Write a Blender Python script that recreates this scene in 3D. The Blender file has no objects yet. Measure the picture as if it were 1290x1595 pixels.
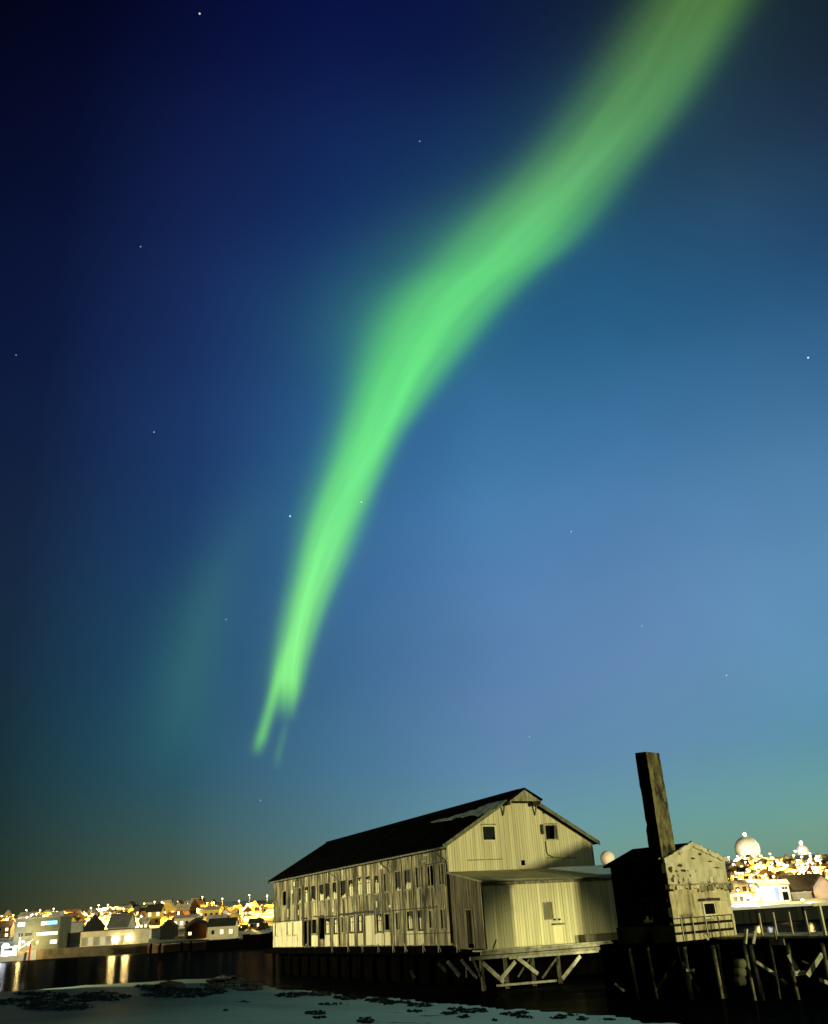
import bpy, math, random
from mathutils import Vector, Matrix
random.seed(11)
scene = bpy.context.scene
col = scene.collection
R = math.radians

# ------------------------------------------------------------------ camera
F_PX, CX, CY, CAM_H = 1431.2, 645.0, 797.5, 4.4
PITCH, ROLL = R(24.02), R(-3.48)
cam_d = bpy.data.cameras.new('camera')
cam = bpy.data.objects.new('camera', cam_d)
col.objects.link(cam)
cam_d.sensor_fit = 'HORIZONTAL'
cam_d.sensor_width = 36.0
cam_d.lens = 36.0 * F_PX / 1290.0
cam_d.clip_start = 0.2
cam_d.clip_end = 6000.0
CAM_M = Matrix.Rotation(math.pi / 2 + PITCH, 3, 'X') @ Matrix.Rotation(ROLL, 3, 'Z')
cam.matrix_world = Matrix.Translation((0, 0, CAM_H)) @ CAM_M.to_4x4()
scene.camera = cam
CAM = Vector((0, 0, CAM_H))

# ------------------------------------------------------------------ exposure
scene.view_settings.view_transform = 'Standard'
scene.view_settings.look = 'None'
scene.view_settings.exposure = 0.0
scene.view_settings.gamma = 1.0
scene.cycles.use_denoising = True
scene.cycles.max_bounces = 6
scene.cycles.sample_clamp_indirect = 3.0

# ------------------------------------------------------------------ lamp light on the buildings (one low warm sun lamp)
SUN = Vector((0.72, -0.69, math.tan(R(1.3)))).normalized()
sd = bpy.data.lights.new('sun', 'SUN')
sd.energy = 2.6
sd.angle = R(1.8)
sd.color = (1.0, 0.94, 0.53)
so = bpy.data.objects.new('sun', sd)
col.objects.link(so)
so.rotation_euler = (-SUN).to_track_quat('-Z', 'Y').to_euler()

# ------------------------------------------------------------------ world: night sky, aurora, stars
def lin(rgb):
    o = []
    for c in rgb:
        c /= 255
        o.append(c / 12.92 if c <= .04045 else ((c + .055) / 1.055) ** 2.4)
    return (*o, 1)

SKY_AZ= [-36, -25, -15, -5, 5, 15, 25, 36]
SKY_EL= [-3, 0, 2, 4.5, 8, 13, 19, 25, 32, 40, 48, 56]
SKY=[
 [(29, 36, 22), (27, 35, 22), (25, 37, 27), (23, 39, 34), (21, 38, 41), (21, 34, 45), (19, 31, 47), (15, 27, 52), (8, 18, 48), (4, 10, 35), (2, 4, 21), (2, 2, 12)],
 [(31, 38, 23), (31, 39, 25), (32, 44, 32), (30, 48, 42), (25, 48, 53), (23, 45, 60), (22, 41, 65), (19, 35, 65), (14, 27, 63), (10, 19, 53), (5, 10, 39), (2, 4, 26)],
 [(59, 59, 33), (60, 64, 41), (63, 74, 57), (54, 82, 79), (41, 82, 96), (33, 76, 104), (31, 69, 106), (29, 60, 105), (26, 51, 99), (21, 39, 86), (13, 23, 66), (4, 8, 47)],
 [(77, 76, 41), (89, 101, 78), (92, 115, 104), (83, 122, 129), (74, 119, 146), (66, 111, 150), (58, 105, 151), (47, 94, 144), (37, 79, 131), (24, 55, 105), (15, 33, 81), (6, 13, 63)],
 [(95, 106, 74), (106, 130, 109), (113, 148, 138), (105, 151, 160), (97, 138, 171), (91, 130, 174), (82, 126, 173), (67, 121, 166), (47, 102, 144), (30, 71, 113), (17, 38, 81), (7, 16, 62)],
 [(97, 110, 76), (112, 136, 107), (116, 151, 131), (108, 157, 154), (99, 144, 170), (99, 139, 179), (92, 135, 181), (74, 125, 171), (47, 103, 145), (32, 75, 110), (20, 43, 74), (11, 22, 51)],
 [(98, 112, 76), (109, 130, 98), (111, 145, 120), (105, 153, 143), (90, 144, 162), (92, 143, 177), (89, 138, 178), (72, 123, 165), (46, 95, 136), (37, 69, 97), (26, 46, 64), (13, 22, 37)],
 [(99, 114, 78), (111, 134, 103), (112, 148, 125), (103, 153, 148), (89, 143, 166), (93, 142, 179), (87, 137, 177), (63, 113, 156), (41, 77, 118), (29, 47, 72), (20, 33, 41), (15, 28, 27)],
]
AUR= [(12.24, -8.5, 1.02, 0.59), (13.0, -8.45, 1.07, 0.73), (14.34, -8.39, 1.1, 0.95), (16.27, -8.09, 1.13, 1.21), (18.22, -7.6, 1.22, 1.48), (20.18, -6.95, 1.38, 1.79), (22.15, -6.21, 1.68, 2.06), (24.12, -5.26, 2.1, 2.06), (26.09, -4.04, 2.54, 1.83), (28.05, -2.85, 2.87, 1.81), (30.0, -1.77, 3.15, 2.33), (31.93, -0.6, 3.56, 3.11), (33.8, 0.89, 4.14, 3.76), (35.64, 2.66, 4.77, 4.34), (37.37, 5.0, 5.4, 4.85), (38.97, 8.37, 6.07, 5.06), (41.86, 13.25, 6.53, 5.06), (44.47, 18.13, 6.55, 5.25), (46.96, 22.32, 6.35, 5.65), (49.26, 26.13, 6.27, 6.04)]
PR = [(9.85, -10.35), (10.59, -10.16), (11.71, -9.83), (12.83, -9.52), (13.97, -9.22)]
P3 = [(9.08, -9.19), (10.55, -8.89), (11.86, -8.62)]
SEC = [(8.87, -15.55), (11.79, -15.03), (15.92, -14.39), (20.18, -13.24), (22.94, -11.88), (25.72, -10.88)]
STARS= [(-0.1722, 0.5917, 0.7875, 1), (0.0285, 0.6951, 0.7183, 0.4), (-0.2582, 0.7285, 0.6345, 0.4), (-0.2658, 0.8352, 0.4814, 0.6), (-0.1337, 0.9037, 0.4067, 1.2), (-0.0564, 0.906, 0.4194, 0.7), (0.1671, 0.9128, 0.3726, 0.5), (0.3982, 0.7772, 0.4872, 1.2), (0.307, 0.928, 0.211, 0.5), (0.2313, 0.9346, 0.27, 0.3), (-0.175, 0.9769, 0.1225, 0.3), (-0.3826, 0.7554, 0.532, 0.3), (0.1067, 0.9796, 0.1705, 0.3), (-0.2058, 0.9304, 0.3034, 0.35)]


world = bpy.data.worlds.new('World')
scene.world = world
world.use_nodes = True
nt = world.node_tree
nt.nodes.clear()
def N(tree, t, **k):
    n = tree.nodes.new(t)
    for a, v in k.items():
        setattr(n, a, v)
    return n
def M_(op, a, b=None, c=None, tree=None, clamp=False):
    t = tree or nt
    n = N(t, 'ShaderNodeMath', operation=op, use_clamp=clamp)
    for i, v in enumerate((a, b, c)):
        if v is None: continue
        if isinstance(v, (int, float)): n.inputs[i].default_value = v
        else: t.links.new(v, n.inputs[i])
    return n.outputs[0]
def mixc(tree, f, a, b, mode='MIX'):
    n = N(tree, 'ShaderNodeMix', data_type='RGBA', blend_type=mode)
    for i, v in ((0, f), (6, a), (7, b)):
        if isinstance(v, (int, float)): n.inputs[i].default_value = v
        elif isinstance(v, tuple): n.inputs[i].default_value = v if len(v) == 4 else (*v, 1)
        else: tree.links.new(v, n.inputs[i])
    return n.outputs[2]
def smooth(tree, v, a, b, lo=0., hi=1.):
    n = N(tree, 'ShaderNodeMapRange', interpolation_type='SMOOTHSTEP')
    tree.links.new(v, n.inputs[0])
    for i, x in enumerate((a, b, lo, hi)): n.inputs[i + 1].default_value = x
    return n.outputs[0]
def linmap(tree, v, a, b, lo=0., hi=1.):
    n = N(tree, 'ShaderNodeMapRange')
    tree.links.new(v, n.inputs[0])
    for i, x in enumerate((a, b, lo, hi)): n.inputs[i + 1].default_value = x
    return n.outputs[0]
def ramp(tree, v, stops, interp='LINEAR'):
    n = N(tree, 'ShaderNodeValToRGB')
    n.color_ramp.interpolation = interp
    e = n.color_ramp.elements
    while len(e) > 1: e.remove(e[0])
    e[0].position, e[0].color = stops[0][0], stops[0][1]
    for p, c in stops[1:]:
        q = e.new(p); q.color = c
    if v is not None: tree.links.new(v, n.inputs[0])
    return n.outputs[0]
def fcurve(v, pts, lo, hi):           # v in 0..1 -> value between lo and hi
    n = N(nt, 'ShaderNodeFloatCurve')
    c = n.mapping.curves[0]
    pts = sorted(pts)
    for i, (x, y) in enumerate(pts):
        yy = (y - lo) / (hi - lo)
        if i < 2: c.points[i].location = (x, yy)
        else: c.points.new(x, yy)
    n.mapping.update()
    nt.links.new(v, n.inputs['Value'])
    return linmap(nt, n.outputs[0], 0, 1, lo, hi)

geo = N(nt, 'ShaderNodeTexCoord')
nrm = N(nt, 'ShaderNodeVectorMath', operation='NORMALIZE')
nt.links.new(geo.outputs['Generated'], nrm.inputs[0])
DIR = nrm.outputs[0]
sep = N(nt, 'ShaderNodeSeparateXYZ'); nt.links.new(DIR, sep.inputs[0])
az = M_('MULTIPLY', M_('ARCTAN2', sep.outputs[0], sep.outputs[1]), 57.29578)
el = M_('MULTIPLY', M_('ARCSINE', sep.outputs[2]), 57.29578)
ef = linmap(nt, el, -3, 90)            # elevation -3..90 degrees -> 0..1
def E_(e): return (e + 3) / 93.
cur = None
for i, a in enumerate(SKY_AZ):
    c = ramp(nt, ef, [(E_(e), lin(h)) for e, h in zip(SKY_EL, SKY[i])], 'CARDINAL')
    cur = c if cur is None else mixc(nt, linmap(nt, az, SKY_AZ[i - 1], a), cur, c)
# fine structure along the rays of the aurora
def ribbon(pts, elo, ehi, alo, ahi):
    return fcurve(ef, [(E_(e), v) for e, v in pts], alo, ahi)
cen = fcurve(ef, [(0, -8.6)] + [(E_(r[0]), r[1]) for r in AUR] + [(E_(56), 40), (1, 70)], -12, 72)
wl = fcurve(ef, [(0, .9)] + [(E_(r[0]), r[2]) for r in AUR] + [(1, 7)], 0, 10)
wr = fcurve(ef, [(0, .6)] + [(E_(r[0]), r[3]) for r in AUR] + [(1, 6)], 0, 10)
dl = M_('SUBTRACT', az, cen)
nz = N(nt, 'ShaderNodeTexNoise', noise_dimensions='3D')
cb = N(nt, 'ShaderNodeCombineXYZ')
nt.links.new(M_('DIVIDE', dl, M_('MAXIMUM', wl, .3)), cb.inputs[0]); nt.links.new(M_('MULTIPLY', el, .05), cb.inputs[1])
nt.links.new(cb.outputs[0], nz.inputs['Vector']); nz.inputs['Scale'].default_value = 1.8; nz.inputs['Detail'].default_value = 2
isr = M_('GREATER_THAN', dl, 0)
tl = M_('DIVIDE', M_('MULTIPLY', dl, -1), M_('MULTIPLY', wl, .90))
tr = M_('DIVIDE', dl, M_('MULTIPLY', wr, .90))
pl = M_('POWER', M_('MAXIMUM', tl, 0), 2.5)
pr = M_('POWER', M_('MAXIMUM', tr, 0), 3.1)
tt = M_('ADD', pl, pr)
body = M_('EXPONENT', M_('MULTIPLY', tt, -1))
core = M_('EXPONENT', M_('MULTIPLY', tt, -3))
halo = M_('EXPONENT', M_('MULTIPLY', tt, -.16))
streak = linmap(nt, nz.outputs[0], .3, .7, .80, 1.15)
fade = smooth(nt, el, 11.2, 14.2)
coreamt = smooth(nt, el, 42, 26, 0.02, .30)
inten = M_('ADD', M_('MULTIPLY', body, streak), M_('MULTIPLY', core, coreamt))
wing = M_('EXPONENT', M_('MULTIPLY', M_('POWER', M_('MULTIPLY', M_('MAXIMUM', tl, M_('MULTIPLY', tr, 4)), .52), 2.4), -1))
wing = M_('MULTIPLY', M_('MULTIPLY', wing, smooth(nt, el, 30, 37)), smooth(nt, el, 46, 40))
inten = M_('MULTIPLY', M_('ADD', M_('ADD', inten, M_('MULTIPLY', halo, .05)), M_('MULTIPLY', wing, .21)), fade)
acol = ramp(nt, ef, [(E_(10), (.15, .58, .07, 1)), (E_(16), (.185, .66, .11, 1)), (E_(24), (.125, .58, .08, 1)), (E_(32), (.095, .55, .075, 1)), (E_(38), (.09, .48, .085, 1)), (E_(43), (.09, .31, .075, 1)), (E_(49), (.075, .19, .038, 1)), (E_(60), (.04, .08, .02, 1))])
def streakray(pts, w, e0, e1, e2, e3, soft=2.0):
    c = fcurve(ef, [(0, pts[0][1])] + [(E_(e), a) for e, a in pts] + [(1, pts[-1][1] + 2)], -20, 0)
    d = M_('ABSOLUTE', M_('DIVIDE', M_('SUBTRACT', az, c), w))
    g = M_('EXPONENT', M_('MULTIPLY', M_('POWER', d, soft), -1))
    return M_('MULTIPLY', M_('MULTIPLY', g, smooth(nt, el, e0, e1)), smooth(nt, el, e3, e2))
prong = streakray(PR + [(15.2, -8.95), (17, -8.5)], .36, 9.3, 10.8, 12.6, 17.5)
faint = streakray(P3, .24, 8.5, 9.6, 10.5, 12.3)
second = streakray(SEC, 2.2, 7.0, 15.5, 16.0, 29, 1.7)
total = M_('ADD', inten, M_('MULTIPLY', prong, .72))
total = M_('ADD', total, M_('MULTIPLY', faint, .14))
def vscale(c, f):
    n = N(nt, 'ShaderNodeVectorMath', operation='SCALE')
    nt.links.new(c, n.inputs[0]); nt.links.new(f, n.inputs['Scale']); return n.outputs[0]
def vadd(a, b):
    n = N(nt, 'ShaderNodeVectorMath', operation='ADD')
    nt.links.new(a, n.inputs[0]); nt.links.new(b, n.inputs[1]); return n.outputs[0]
keep = M_('SUBTRACT', 1, M_('MULTIPLY', M_('MINIMUM', total, 1), .45))
sky = vadd(vscale(cur, keep), vscale(acol, total))
gc = N(nt, 'ShaderNodeRGB'); gc.outputs[0].default_value = (.014, .052, .014, 1)
sky = vadd(sky, vscale(gc.outputs[0], second))
# unseen green glow added overhead to brighten the snow
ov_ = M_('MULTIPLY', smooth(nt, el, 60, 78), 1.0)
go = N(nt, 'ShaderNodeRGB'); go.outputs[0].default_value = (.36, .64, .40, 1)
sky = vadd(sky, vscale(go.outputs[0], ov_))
# behind the camera: sky darkened, with a warm fill glow added low down
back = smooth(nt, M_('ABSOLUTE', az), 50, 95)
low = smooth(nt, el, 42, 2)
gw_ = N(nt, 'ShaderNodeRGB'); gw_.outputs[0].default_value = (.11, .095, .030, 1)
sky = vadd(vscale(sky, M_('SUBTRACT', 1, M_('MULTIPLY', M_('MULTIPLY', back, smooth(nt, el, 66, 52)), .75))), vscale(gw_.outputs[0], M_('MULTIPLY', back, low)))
# lamplight of the town caught in the air low over the left shore
tg = N(nt, 'ShaderNodeRGB'); tg.outputs[0].default_value = (.058, .040, .008, 1)
tgf = M_('MULTIPLY', M_('EXPONENT', M_('MULTIPLY', M_('MAXIMUM', el, 0), -.42)), smooth(nt, M_('ABSOLUTE', M_('ADD', az, 13)), 16, 2))
sky = vadd(sky, vscale(tg.outputs[0], tgf))
# soft unevenness of the airglow
nb = N(nt, 'ShaderNodeTexNoise'); nt.links.new(DIR, nb.inputs['Vector']); nb.inputs['Scale'].default_value = 3.2; nb.inputs['Detail'].default_value = 3
sky = vscale(sky, linmap(nt, nb.outputs[0], .3, .7, .93, 1.07))
# stars
for x, y, z, m in STARS:
    dn = N(nt, 'ShaderNodeVectorMath', operation='DISTANCE')
    nt.links.new(DIR, dn.inputs[0]); dn.inputs[1].default_value = (x, y, z)
    s = smooth(nt, dn.outputs['Value'], .00125 if m > .9 else .0010, .0002, 0., 1.1 * m)
    sc = N(nt, 'ShaderNodeRGB'); sc.outputs[0].default_value = (.75, .9, 1, 1)
    sky = vadd(sky, vscale(sc.outputs[0], s))
bgn = N(nt, 'ShaderNodeBackground'); nt.links.new(sky, bgn.inputs[0]); bgn.inputs[1].default_value = 1.0
wo = N(nt, 'ShaderNodeOutputWorld'); nt.links.new(bgn.outputs[0], wo.inputs[0])
world.cycles.sampling_method = 'MANUAL'
world.cycles.sample_map_resolution = 1024

# ------------------------------------------------------------------ helpers: pixels of the survey photo -> places in the world
DECK = CAM_H - 1.656
def ray(px, py):
    return CAM_M @ Vector(((px - CX) / F_PX, -(py - CY) / F_PX, -1.0))
def at_depth(px, py, y):
    d = ray(px, py); return CAM + d * (y / d.y)
def at_height(px, py, z):
    d = ray(px, py); return CAM + d * ((z - CAM_H) / d.z)

class Frame:                       # a building's own axes: s along its long wall, t across it, z above the pier deck
    def __init__(self, x, y, th):
        self.o = Vector((x, y, DECK))
        self.a = Vector((-math.sin(th), math.cos(th), 0))
        self.b = Vector((math.cos(th), math.sin(th), 0))
    def w(self, s, t, z):
        return self.o + self.a * s + self.b * t + Vector((0, 0, z))
    def loc(self, p):
        d = p - self.o
        return d.dot(self.a), d.dot(self.b), d.z
    def on_t(self, px, py, t=0.):
        d = ray(px, py); k = (t - (CAM - self.o).dot(self.b)) / d.dot(self.b); return self.loc(CAM + d * k)
    def on_s(self, px, py, s=0.):
        d = ray(px, py); k = (s - (CAM - self.o).dot(self.a)) / d.dot(self.a); return self.loc(CAM + d * k)
WORLD = Frame(0, 0, 0)             # s = y, t = x

# ------------------------------------------------------------------ helpers: meshes
class MB:
    def __init__(self):
        self.v, self.f, self.tone, self.sm = [], [], [], []
    def add(self, vs, fs, tone=1., smooth=False):
        n = len(self.v)
        self.v += [Vector(p) for p in vs]
        for f in fs:
            self.f.append([i + n for i in f]); self.tone.append(tone); self.sm.append(smooth)
    def hexa(self, p, tone=1.):      # p: 4 bottom corners, then 4 top corners
        self.add(p, [(3, 2, 1, 0), (4, 5, 6, 7), (0, 1, 5, 4), (1, 2, 6, 5), (2, 3, 7, 6), (3, 0, 4, 7)], tone)
    def box(self, F, s0, s1, t0, t1, z0, z1, tone=1.):
        self.hexa([F.w(s0, t0, z0), F.w(s1, t0, z0), F.w(s1, t1, z0), F.w(s0, t1, z0),
                   F.w(s0, t0, z1), F.w(s1, t0, z1), F.w(s1, t1, z1), F.w(s0, t1, z1)], tone)
    def beam(self, p, q, w, h=None, tone=1., up=Vector((0, 0, 1))):
        p, q = Vector(p), Vector(q); h = h or w
        d = (q - p).normalized()
        if abs(d.dot(up)) > .95: up = Vector((.8, .6, 0))
        x = d.cross(up).normalized() * w / 2; y = x.cross(d).normalized() * h / 2
        self.hexa([p - x - y, p + x - y, p + x + y, p - x + y, q - x - y, q + x - y, q + x + y, q - x + y], tone)
    def tube(self, pts, r, n=8, tone=1., r2=None):
        pts = [Vector(p) for p in pts]
        vs, fs = [], []
        for i, p in enumerate(pts):
            d = (pts[min(i + 1, len(pts) - 1)] - pts[max(i - 1, 0)]).normalized()
            u = Vector((0, 0, 1)) if abs(d.z) < .9 else Vector((1, 0, 0))
            x = d.cross(u).normalized(); y = d.cross(x)
            rr = r if r2 is None else r + (r2 - r) * i / (len(pts) - 1)
            for k in range(n):
                a = 2 * math.pi * k / n
                vs.append(p + x * math.cos(a) * rr + y * math.sin(a) * rr)
        for i in range(len(pts) - 1):
            for k in range(n):
                k2 = (k + 1) % n
                fs.append((i * n + k, i * n + k2, (i + 1) * n + k2, (i + 1) * n + k))
        fs.append(tuple(range(n))[::-1]); fs.append(tuple(range((len(pts) - 1) * n, len(pts) * n)))
        self.add(vs, fs, tone, True)
    def lathe(self, c, prof, n=20, tone=1.):        # prof: (radius, z) from bottom to top
        c = Vector(c); vs, fs = [], []
        for r, z in prof:
            for k in range(n):
                a = 2 * math.pi * k / n; vs.append(c + Vector((r * math.cos(a), r * math.sin(a), z)))
        for i in range(len(prof) - 1):
            for k in range(n):
                k2 = (k + 1) % n
                fs.append((i * n + k, i * n + k2, (i + 1) * n + k2, (i + 1) * n + k))
        fs.append(tuple(range(n))[::-1]); fs.append(tuple(range((len(prof) - 1) * n, len(prof) * n)))
        self.add(vs, fs, tone, True)
    def blob(self, c, rx, ry, rz, jag=.3, tone=1., n=7, m=5):
        c = Vector(c); vs, fs = [], []
        for i in range(m + 1):
            ph = math.pi * i / m
            for k in range(n):
                a = 2 * math.pi * k / n + i * .4
                q = 1 + random.uniform(-jag, jag)
                vs.append(c + Vector((rx * q * math.sin(ph) * math.cos(a), ry * q * math.sin(ph) * math.sin(a), rz * q * math.cos(ph))))
        for i in range(m):
            for k in range(n):
                k2 = (k + 1) % n
                fs.append((i * n + k, (i + 1) * n + k, (i + 1) * n + k2, i * n + k2))
        self.add(vs, fs, tone)
    def prism(self, poly, d, tone=1.):              # flat polygon (world points) thickened by vector d
        n = len(poly); d = Vector(d)
        vs = [Vector(p) for p in poly] + [Vector(p) + d for p in poly]
        fs = [tuple(range(n))[::-1], tuple(range(n, 2 * n))] + [(i, (i + 1) % n, n + (i + 1) % n, n + i) for i in range(n)]
        self.add(vs, fs, tone)
    def build(self, name, mat, parent=None, base=None, fix=True):
        root = parent
        while root is not None and root.parent is not None: root = root.parent
        org = Vector(root.location) if root is not None else Vector(base or (0, 0, 0))
        me = bpy.data.meshes.new(name)
        me.from_pydata([p - org for p in self.v], [], self.f)
        a = me.attributes.new('tone', 'FLOAT', 'FACE')
        a.data.foreach_set('value', self.tone)
        me.polygons.foreach_set('use_smooth', self.sm)
        if fix:
            import bmesh
            bm = bmesh.new(); bm.from_mesh(me); bmesh.ops.recalc_face_normals(bm, faces=bm.faces); bm.to_mesh(me); bm.free()
        me.materials.append(mat)
        o = bpy.data.objects.new(name, me); col.objects.link(o)
        if parent is not None: o.parent = parent
        else: o.location = org
        return o

def thing(name, loc, label, cat, group=None):
    o = bpy.data.objects.new(name, None); col.objects.link(o)
    o.empty_display_size = .3
    o.location = loc; o['label'] = label; o['category'] = cat
    if group: o['group'] = group
    return o
def tag(o, label, cat, group=None):
    o['label'] = label; o['category'] = cat
    if group: o['group'] = group
    return o
def structure(o): o['kind'] = 'structure'; return o
def stuff(o): o['kind'] = 'stuff'; return o

# ------------------------------------------------------------------ helpers: materials
def material(name, c1, c2=None, scale=(1, 1, 1), noise=2., lo=.4, hi=.62, detail=6., rough=.85, c3=None, scale3=(1, 1, 1), noise3=1., lo3=.5, hi3=.6,
             bump=0., bscale=8., tone=.0, spec=.3, emit=None, estr=0., metal=0.):
    m = bpy.data.materials.new(name); m.use_nodes = True
    t = m.node_tree; p = t.nodes['Principled BSDF']
    p.inputs['Roughness'].default_value = rough
    p.inputs['Specular IOR Level'].default_value = spec
    p.inputs['Metallic'].default_value = metal
    tc = N(t, 'ShaderNodeTexCoord')
    def noisetex(sc, s, d=detail):
        mp = N(t, 'ShaderNodeMapping'); t.links.new(tc.outputs['Object'], mp.inputs[0]); mp.inputs['Scale'].default_value = sc
        n = N(t, 'ShaderNodeTexNoise'); t.links.new(mp.outputs[0], n.inputs['Vector']); n.inputs['Scale'].default_value = s
        n.inputs['Detail'].default_value = d; n.inputs['Roughness'].default_value = .65
        return n.outputs[0]
    c = None
    if c2 is not None:
        c = mixc(t, linmap(t, noisetex(scale, noise), lo, hi), c1, c2)
    if c3 is not None:
        c = mixc(t, linmap(t, noisetex(scale3, noise3), lo3, hi3), c if c is not None else c1, c3)
    if c is None:
        g = N(t, 'ShaderNodeRGB'); g.outputs[0].default_value = (*c1, 1); c = g.outputs[0]
    if tone:
        at = N(t, 'ShaderNodeAttribute', attribute_name='tone')
        sc = N(t, 'ShaderNodeVectorMath', operation='SCALE')
        t.links.new(c, sc.inputs[0]); t.links.new(linmap(t, at.outputs['Fac'], 0, 1, 1 - tone, 1), sc.inputs['Scale'])
        c = sc.outputs[0]
    t.links.new(c, p.inputs['Base Color'])
    if bump:
        b = N(t, 'ShaderNodeBump'); b.inputs['Strength'].default_value = bump; b.inputs['Distance'].default_value = .05
        t.links.new(noisetex((1, 1, 1), bscale, 4), b.inputs['Height']); t.links.new(b.outputs[0], p.inputs['Normal'])
    if emit is not None:
        p.inputs['Emission Color'].default_value = (*emit, 1); p.inputs['Emission Strength'].default_value = estr
    return m

# ------------------------------------------------------------------ materials
tar_shade = material('shade-black tarred timber', (.0014, .0013, .0009), (.0035, .003, .002), (1, 1, .2), 3, rough=.9, tone=.4, spec=0)  # tar, and the near black painted on shaded timber under the piers
lit_pile = material('pile in lit colour', (.34, .32, .16), (.07, .063, .033), (1, 1, .5), 3.0, .35, .6, rough=.8, tone=.7)  # paler copy of the pile colour for piles that catch the light
pale_wood = material('pale raw timber', (.62, .60, .40), (.30, .27, .15), (1, 1, 1), 2.4, .42, .66, rough=.8, tone=.7)
deck_wood = material('deck planks', (.42, .39, .19), (.15, .14, .07), (1, 1, 1), 1.2, rough=.85, tone=.5)
facade_m = material('weathered white paint', (.74, .67, .38), (.105, .090, .036), (1.6, 1.6, .16), 1.5, .39, .57, c3=(.030, .030, .014),
                    scale3=(1, 1, .33), noise3=.55, lo3=.47, hi3=.66, bump=.4, bscale=14, tone=.75)
panel_m = material('whitewashed boards', (.80, .74, .44), (.44, .39, .19), (2, 2, .2), 1.6, .5, .72, c3=(.10, .09, .045), scale3=(1, 1, .4), noise3=1.2, lo3=.6, hi3=.72, bump=.3, tone=.6)
gable_m = material('gable paint', (.72, .66, .37), (.54, .49, .25), (2.2, 2.2, .12), 1.3, .42, .7, c3=(.22, .19, .10), scale3=(1, 1, .22), noise3=.8, lo3=.63, hi3=.82, bump=.2, bscale=12, tone=.75)
shed_m = material('shed paint', (.76, .71, .38), (.52, .48, .23), (2.5, 2.5, .12), 1.4, .42, .7, c3=(.20, .18, .09), scale3=(1, 1, .25), noise3=.9, lo3=.64, hi3=.80, bump=.2, bscale=12, tone=.75)
shedside_m = material('bare shed boards', (.30, .26, .13), (.07, .058, .028), (2, 2, .16), 2.2, .36, .62, c3=(.52, .48, .28), scale3=(3, 3, .2), noise3=1.4, lo3=.62, hi3=.70, bump=.4, tone=.75)
trim_m = material('weathered trim', (.42, .40, .22), (.14, .125, .06), (1, 1, .3), 2.5, .4, .62, rough=.8, tone=.7)
dark_trim = material('dark trim', (.05, .048, .022), (.02, .022, .012), (1, 1, .5), 3)
roof_m = material('black roofing felt', (.0016, .0016, .0015), (.004, .004, .0036), (1, 1, 1), .8, rough=.95, bump=.3, spec=0)
snow_m = material('snow', (.86, .89, .90), (.74, .79, .80), (1, 1, 1), .5, rough=.8, bump=.35, bscale=3.0)
roofsnow_m = material('thin roof snow', (.17, .21, .19), (.05, .065, .06), (1, 1, 1), 1.2, rough=.85)
hole_m = material('unlit interior', (.006, .006, .005), rough=1., spec=0.)
glass_m = material('grimy window glass', (.035, .033, .018), (.015, .014, .009), (1, 1, 1), 3, rough=.25, spec=.5)
greenglass_m = material('dark green shutter', (.006, .016, .006), (.004, .010, .004), (1, 1, 1), 3, rough=.6, spec=.05)
gutter_m = material('zinc gutter', (.20, .20, .13), (.08, .08, .05), (1, 1, 1), 4, rough=.5, tone=.6)
rust_m = material('rusty iron', (.09, .055, .025), (.035, .022, .012), (1, 1, 1), 5, rough=.8)
plaster_m = material('cracked plaster', (.74, .68, .42), (.54, .49, .27), (1, 1, 1), 1.1, .42, .68, c3=(.08, .065, .03), scale3=(1, 1, .8), noise3=1.5, lo3=.58, hi3=.66, bump=.5, bscale=6, tone=.7)
stain_m = material('stained plaster', (.80, .71, .40), (.48, .41, .19), (1.5, 1.5, .35), 1.0, .40, .64, c3=(.07, .055, .025), scale3=(1.6, 1.6, .3), noise3=1.1, lo3=.52, hi3=.70, bump=.4, tone=.7)
shade_wall_m = material('wall darkened as shade', (.010, .009, .0055), (.003, .0028, .002), (1, 1, .5), 1.2, bump=.5, bscale=7, tone=.6, spec=0)  # near black colour stands in for shade on the unlit side
plinth_m = material('concrete plinth', (.065, .057, .024), (.02, .018, .009), (1, 1, .7), 1.1, bump=.3, spec=0)
chim_m = material('chimney render', (.21, .185, .07), (.085, .072, .028), (1, 1, .6), 1.6, .42, .58, c3=(.022, .018, .009), scale3=(1, 1, .55), noise3=1.5, lo3=.50, hi3=.60, bump=.8, bscale=6, tone=.85)
post_m = material('railing paint', (.66, .63, .40), (.40, .37, .2), (1, 1, 1), 3, rough=.6, tone=.7)
rail_m = material('dark railing iron', (.016, .013, .008), (.008, .007, .004), (1, 1, 1), 3, rough=.7, spec=.05)
shut_m = material('grey board shutter', (.20, .18, .10), (.12, .11, .06), (2, 2, .3), 2, tone=.5)

W = Frame(.9364, 74.3454, .471)
S_LEN, WID, EAVE, RIDGE, DS = 43.0, 13.42, 7.0, 10.75, -4.81

def slope(t):                       # roof line over the gable
    return EAVE + (RIDGE - EAVE) * (1 - abs(t - WID / 2) / (WID / 2))

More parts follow.
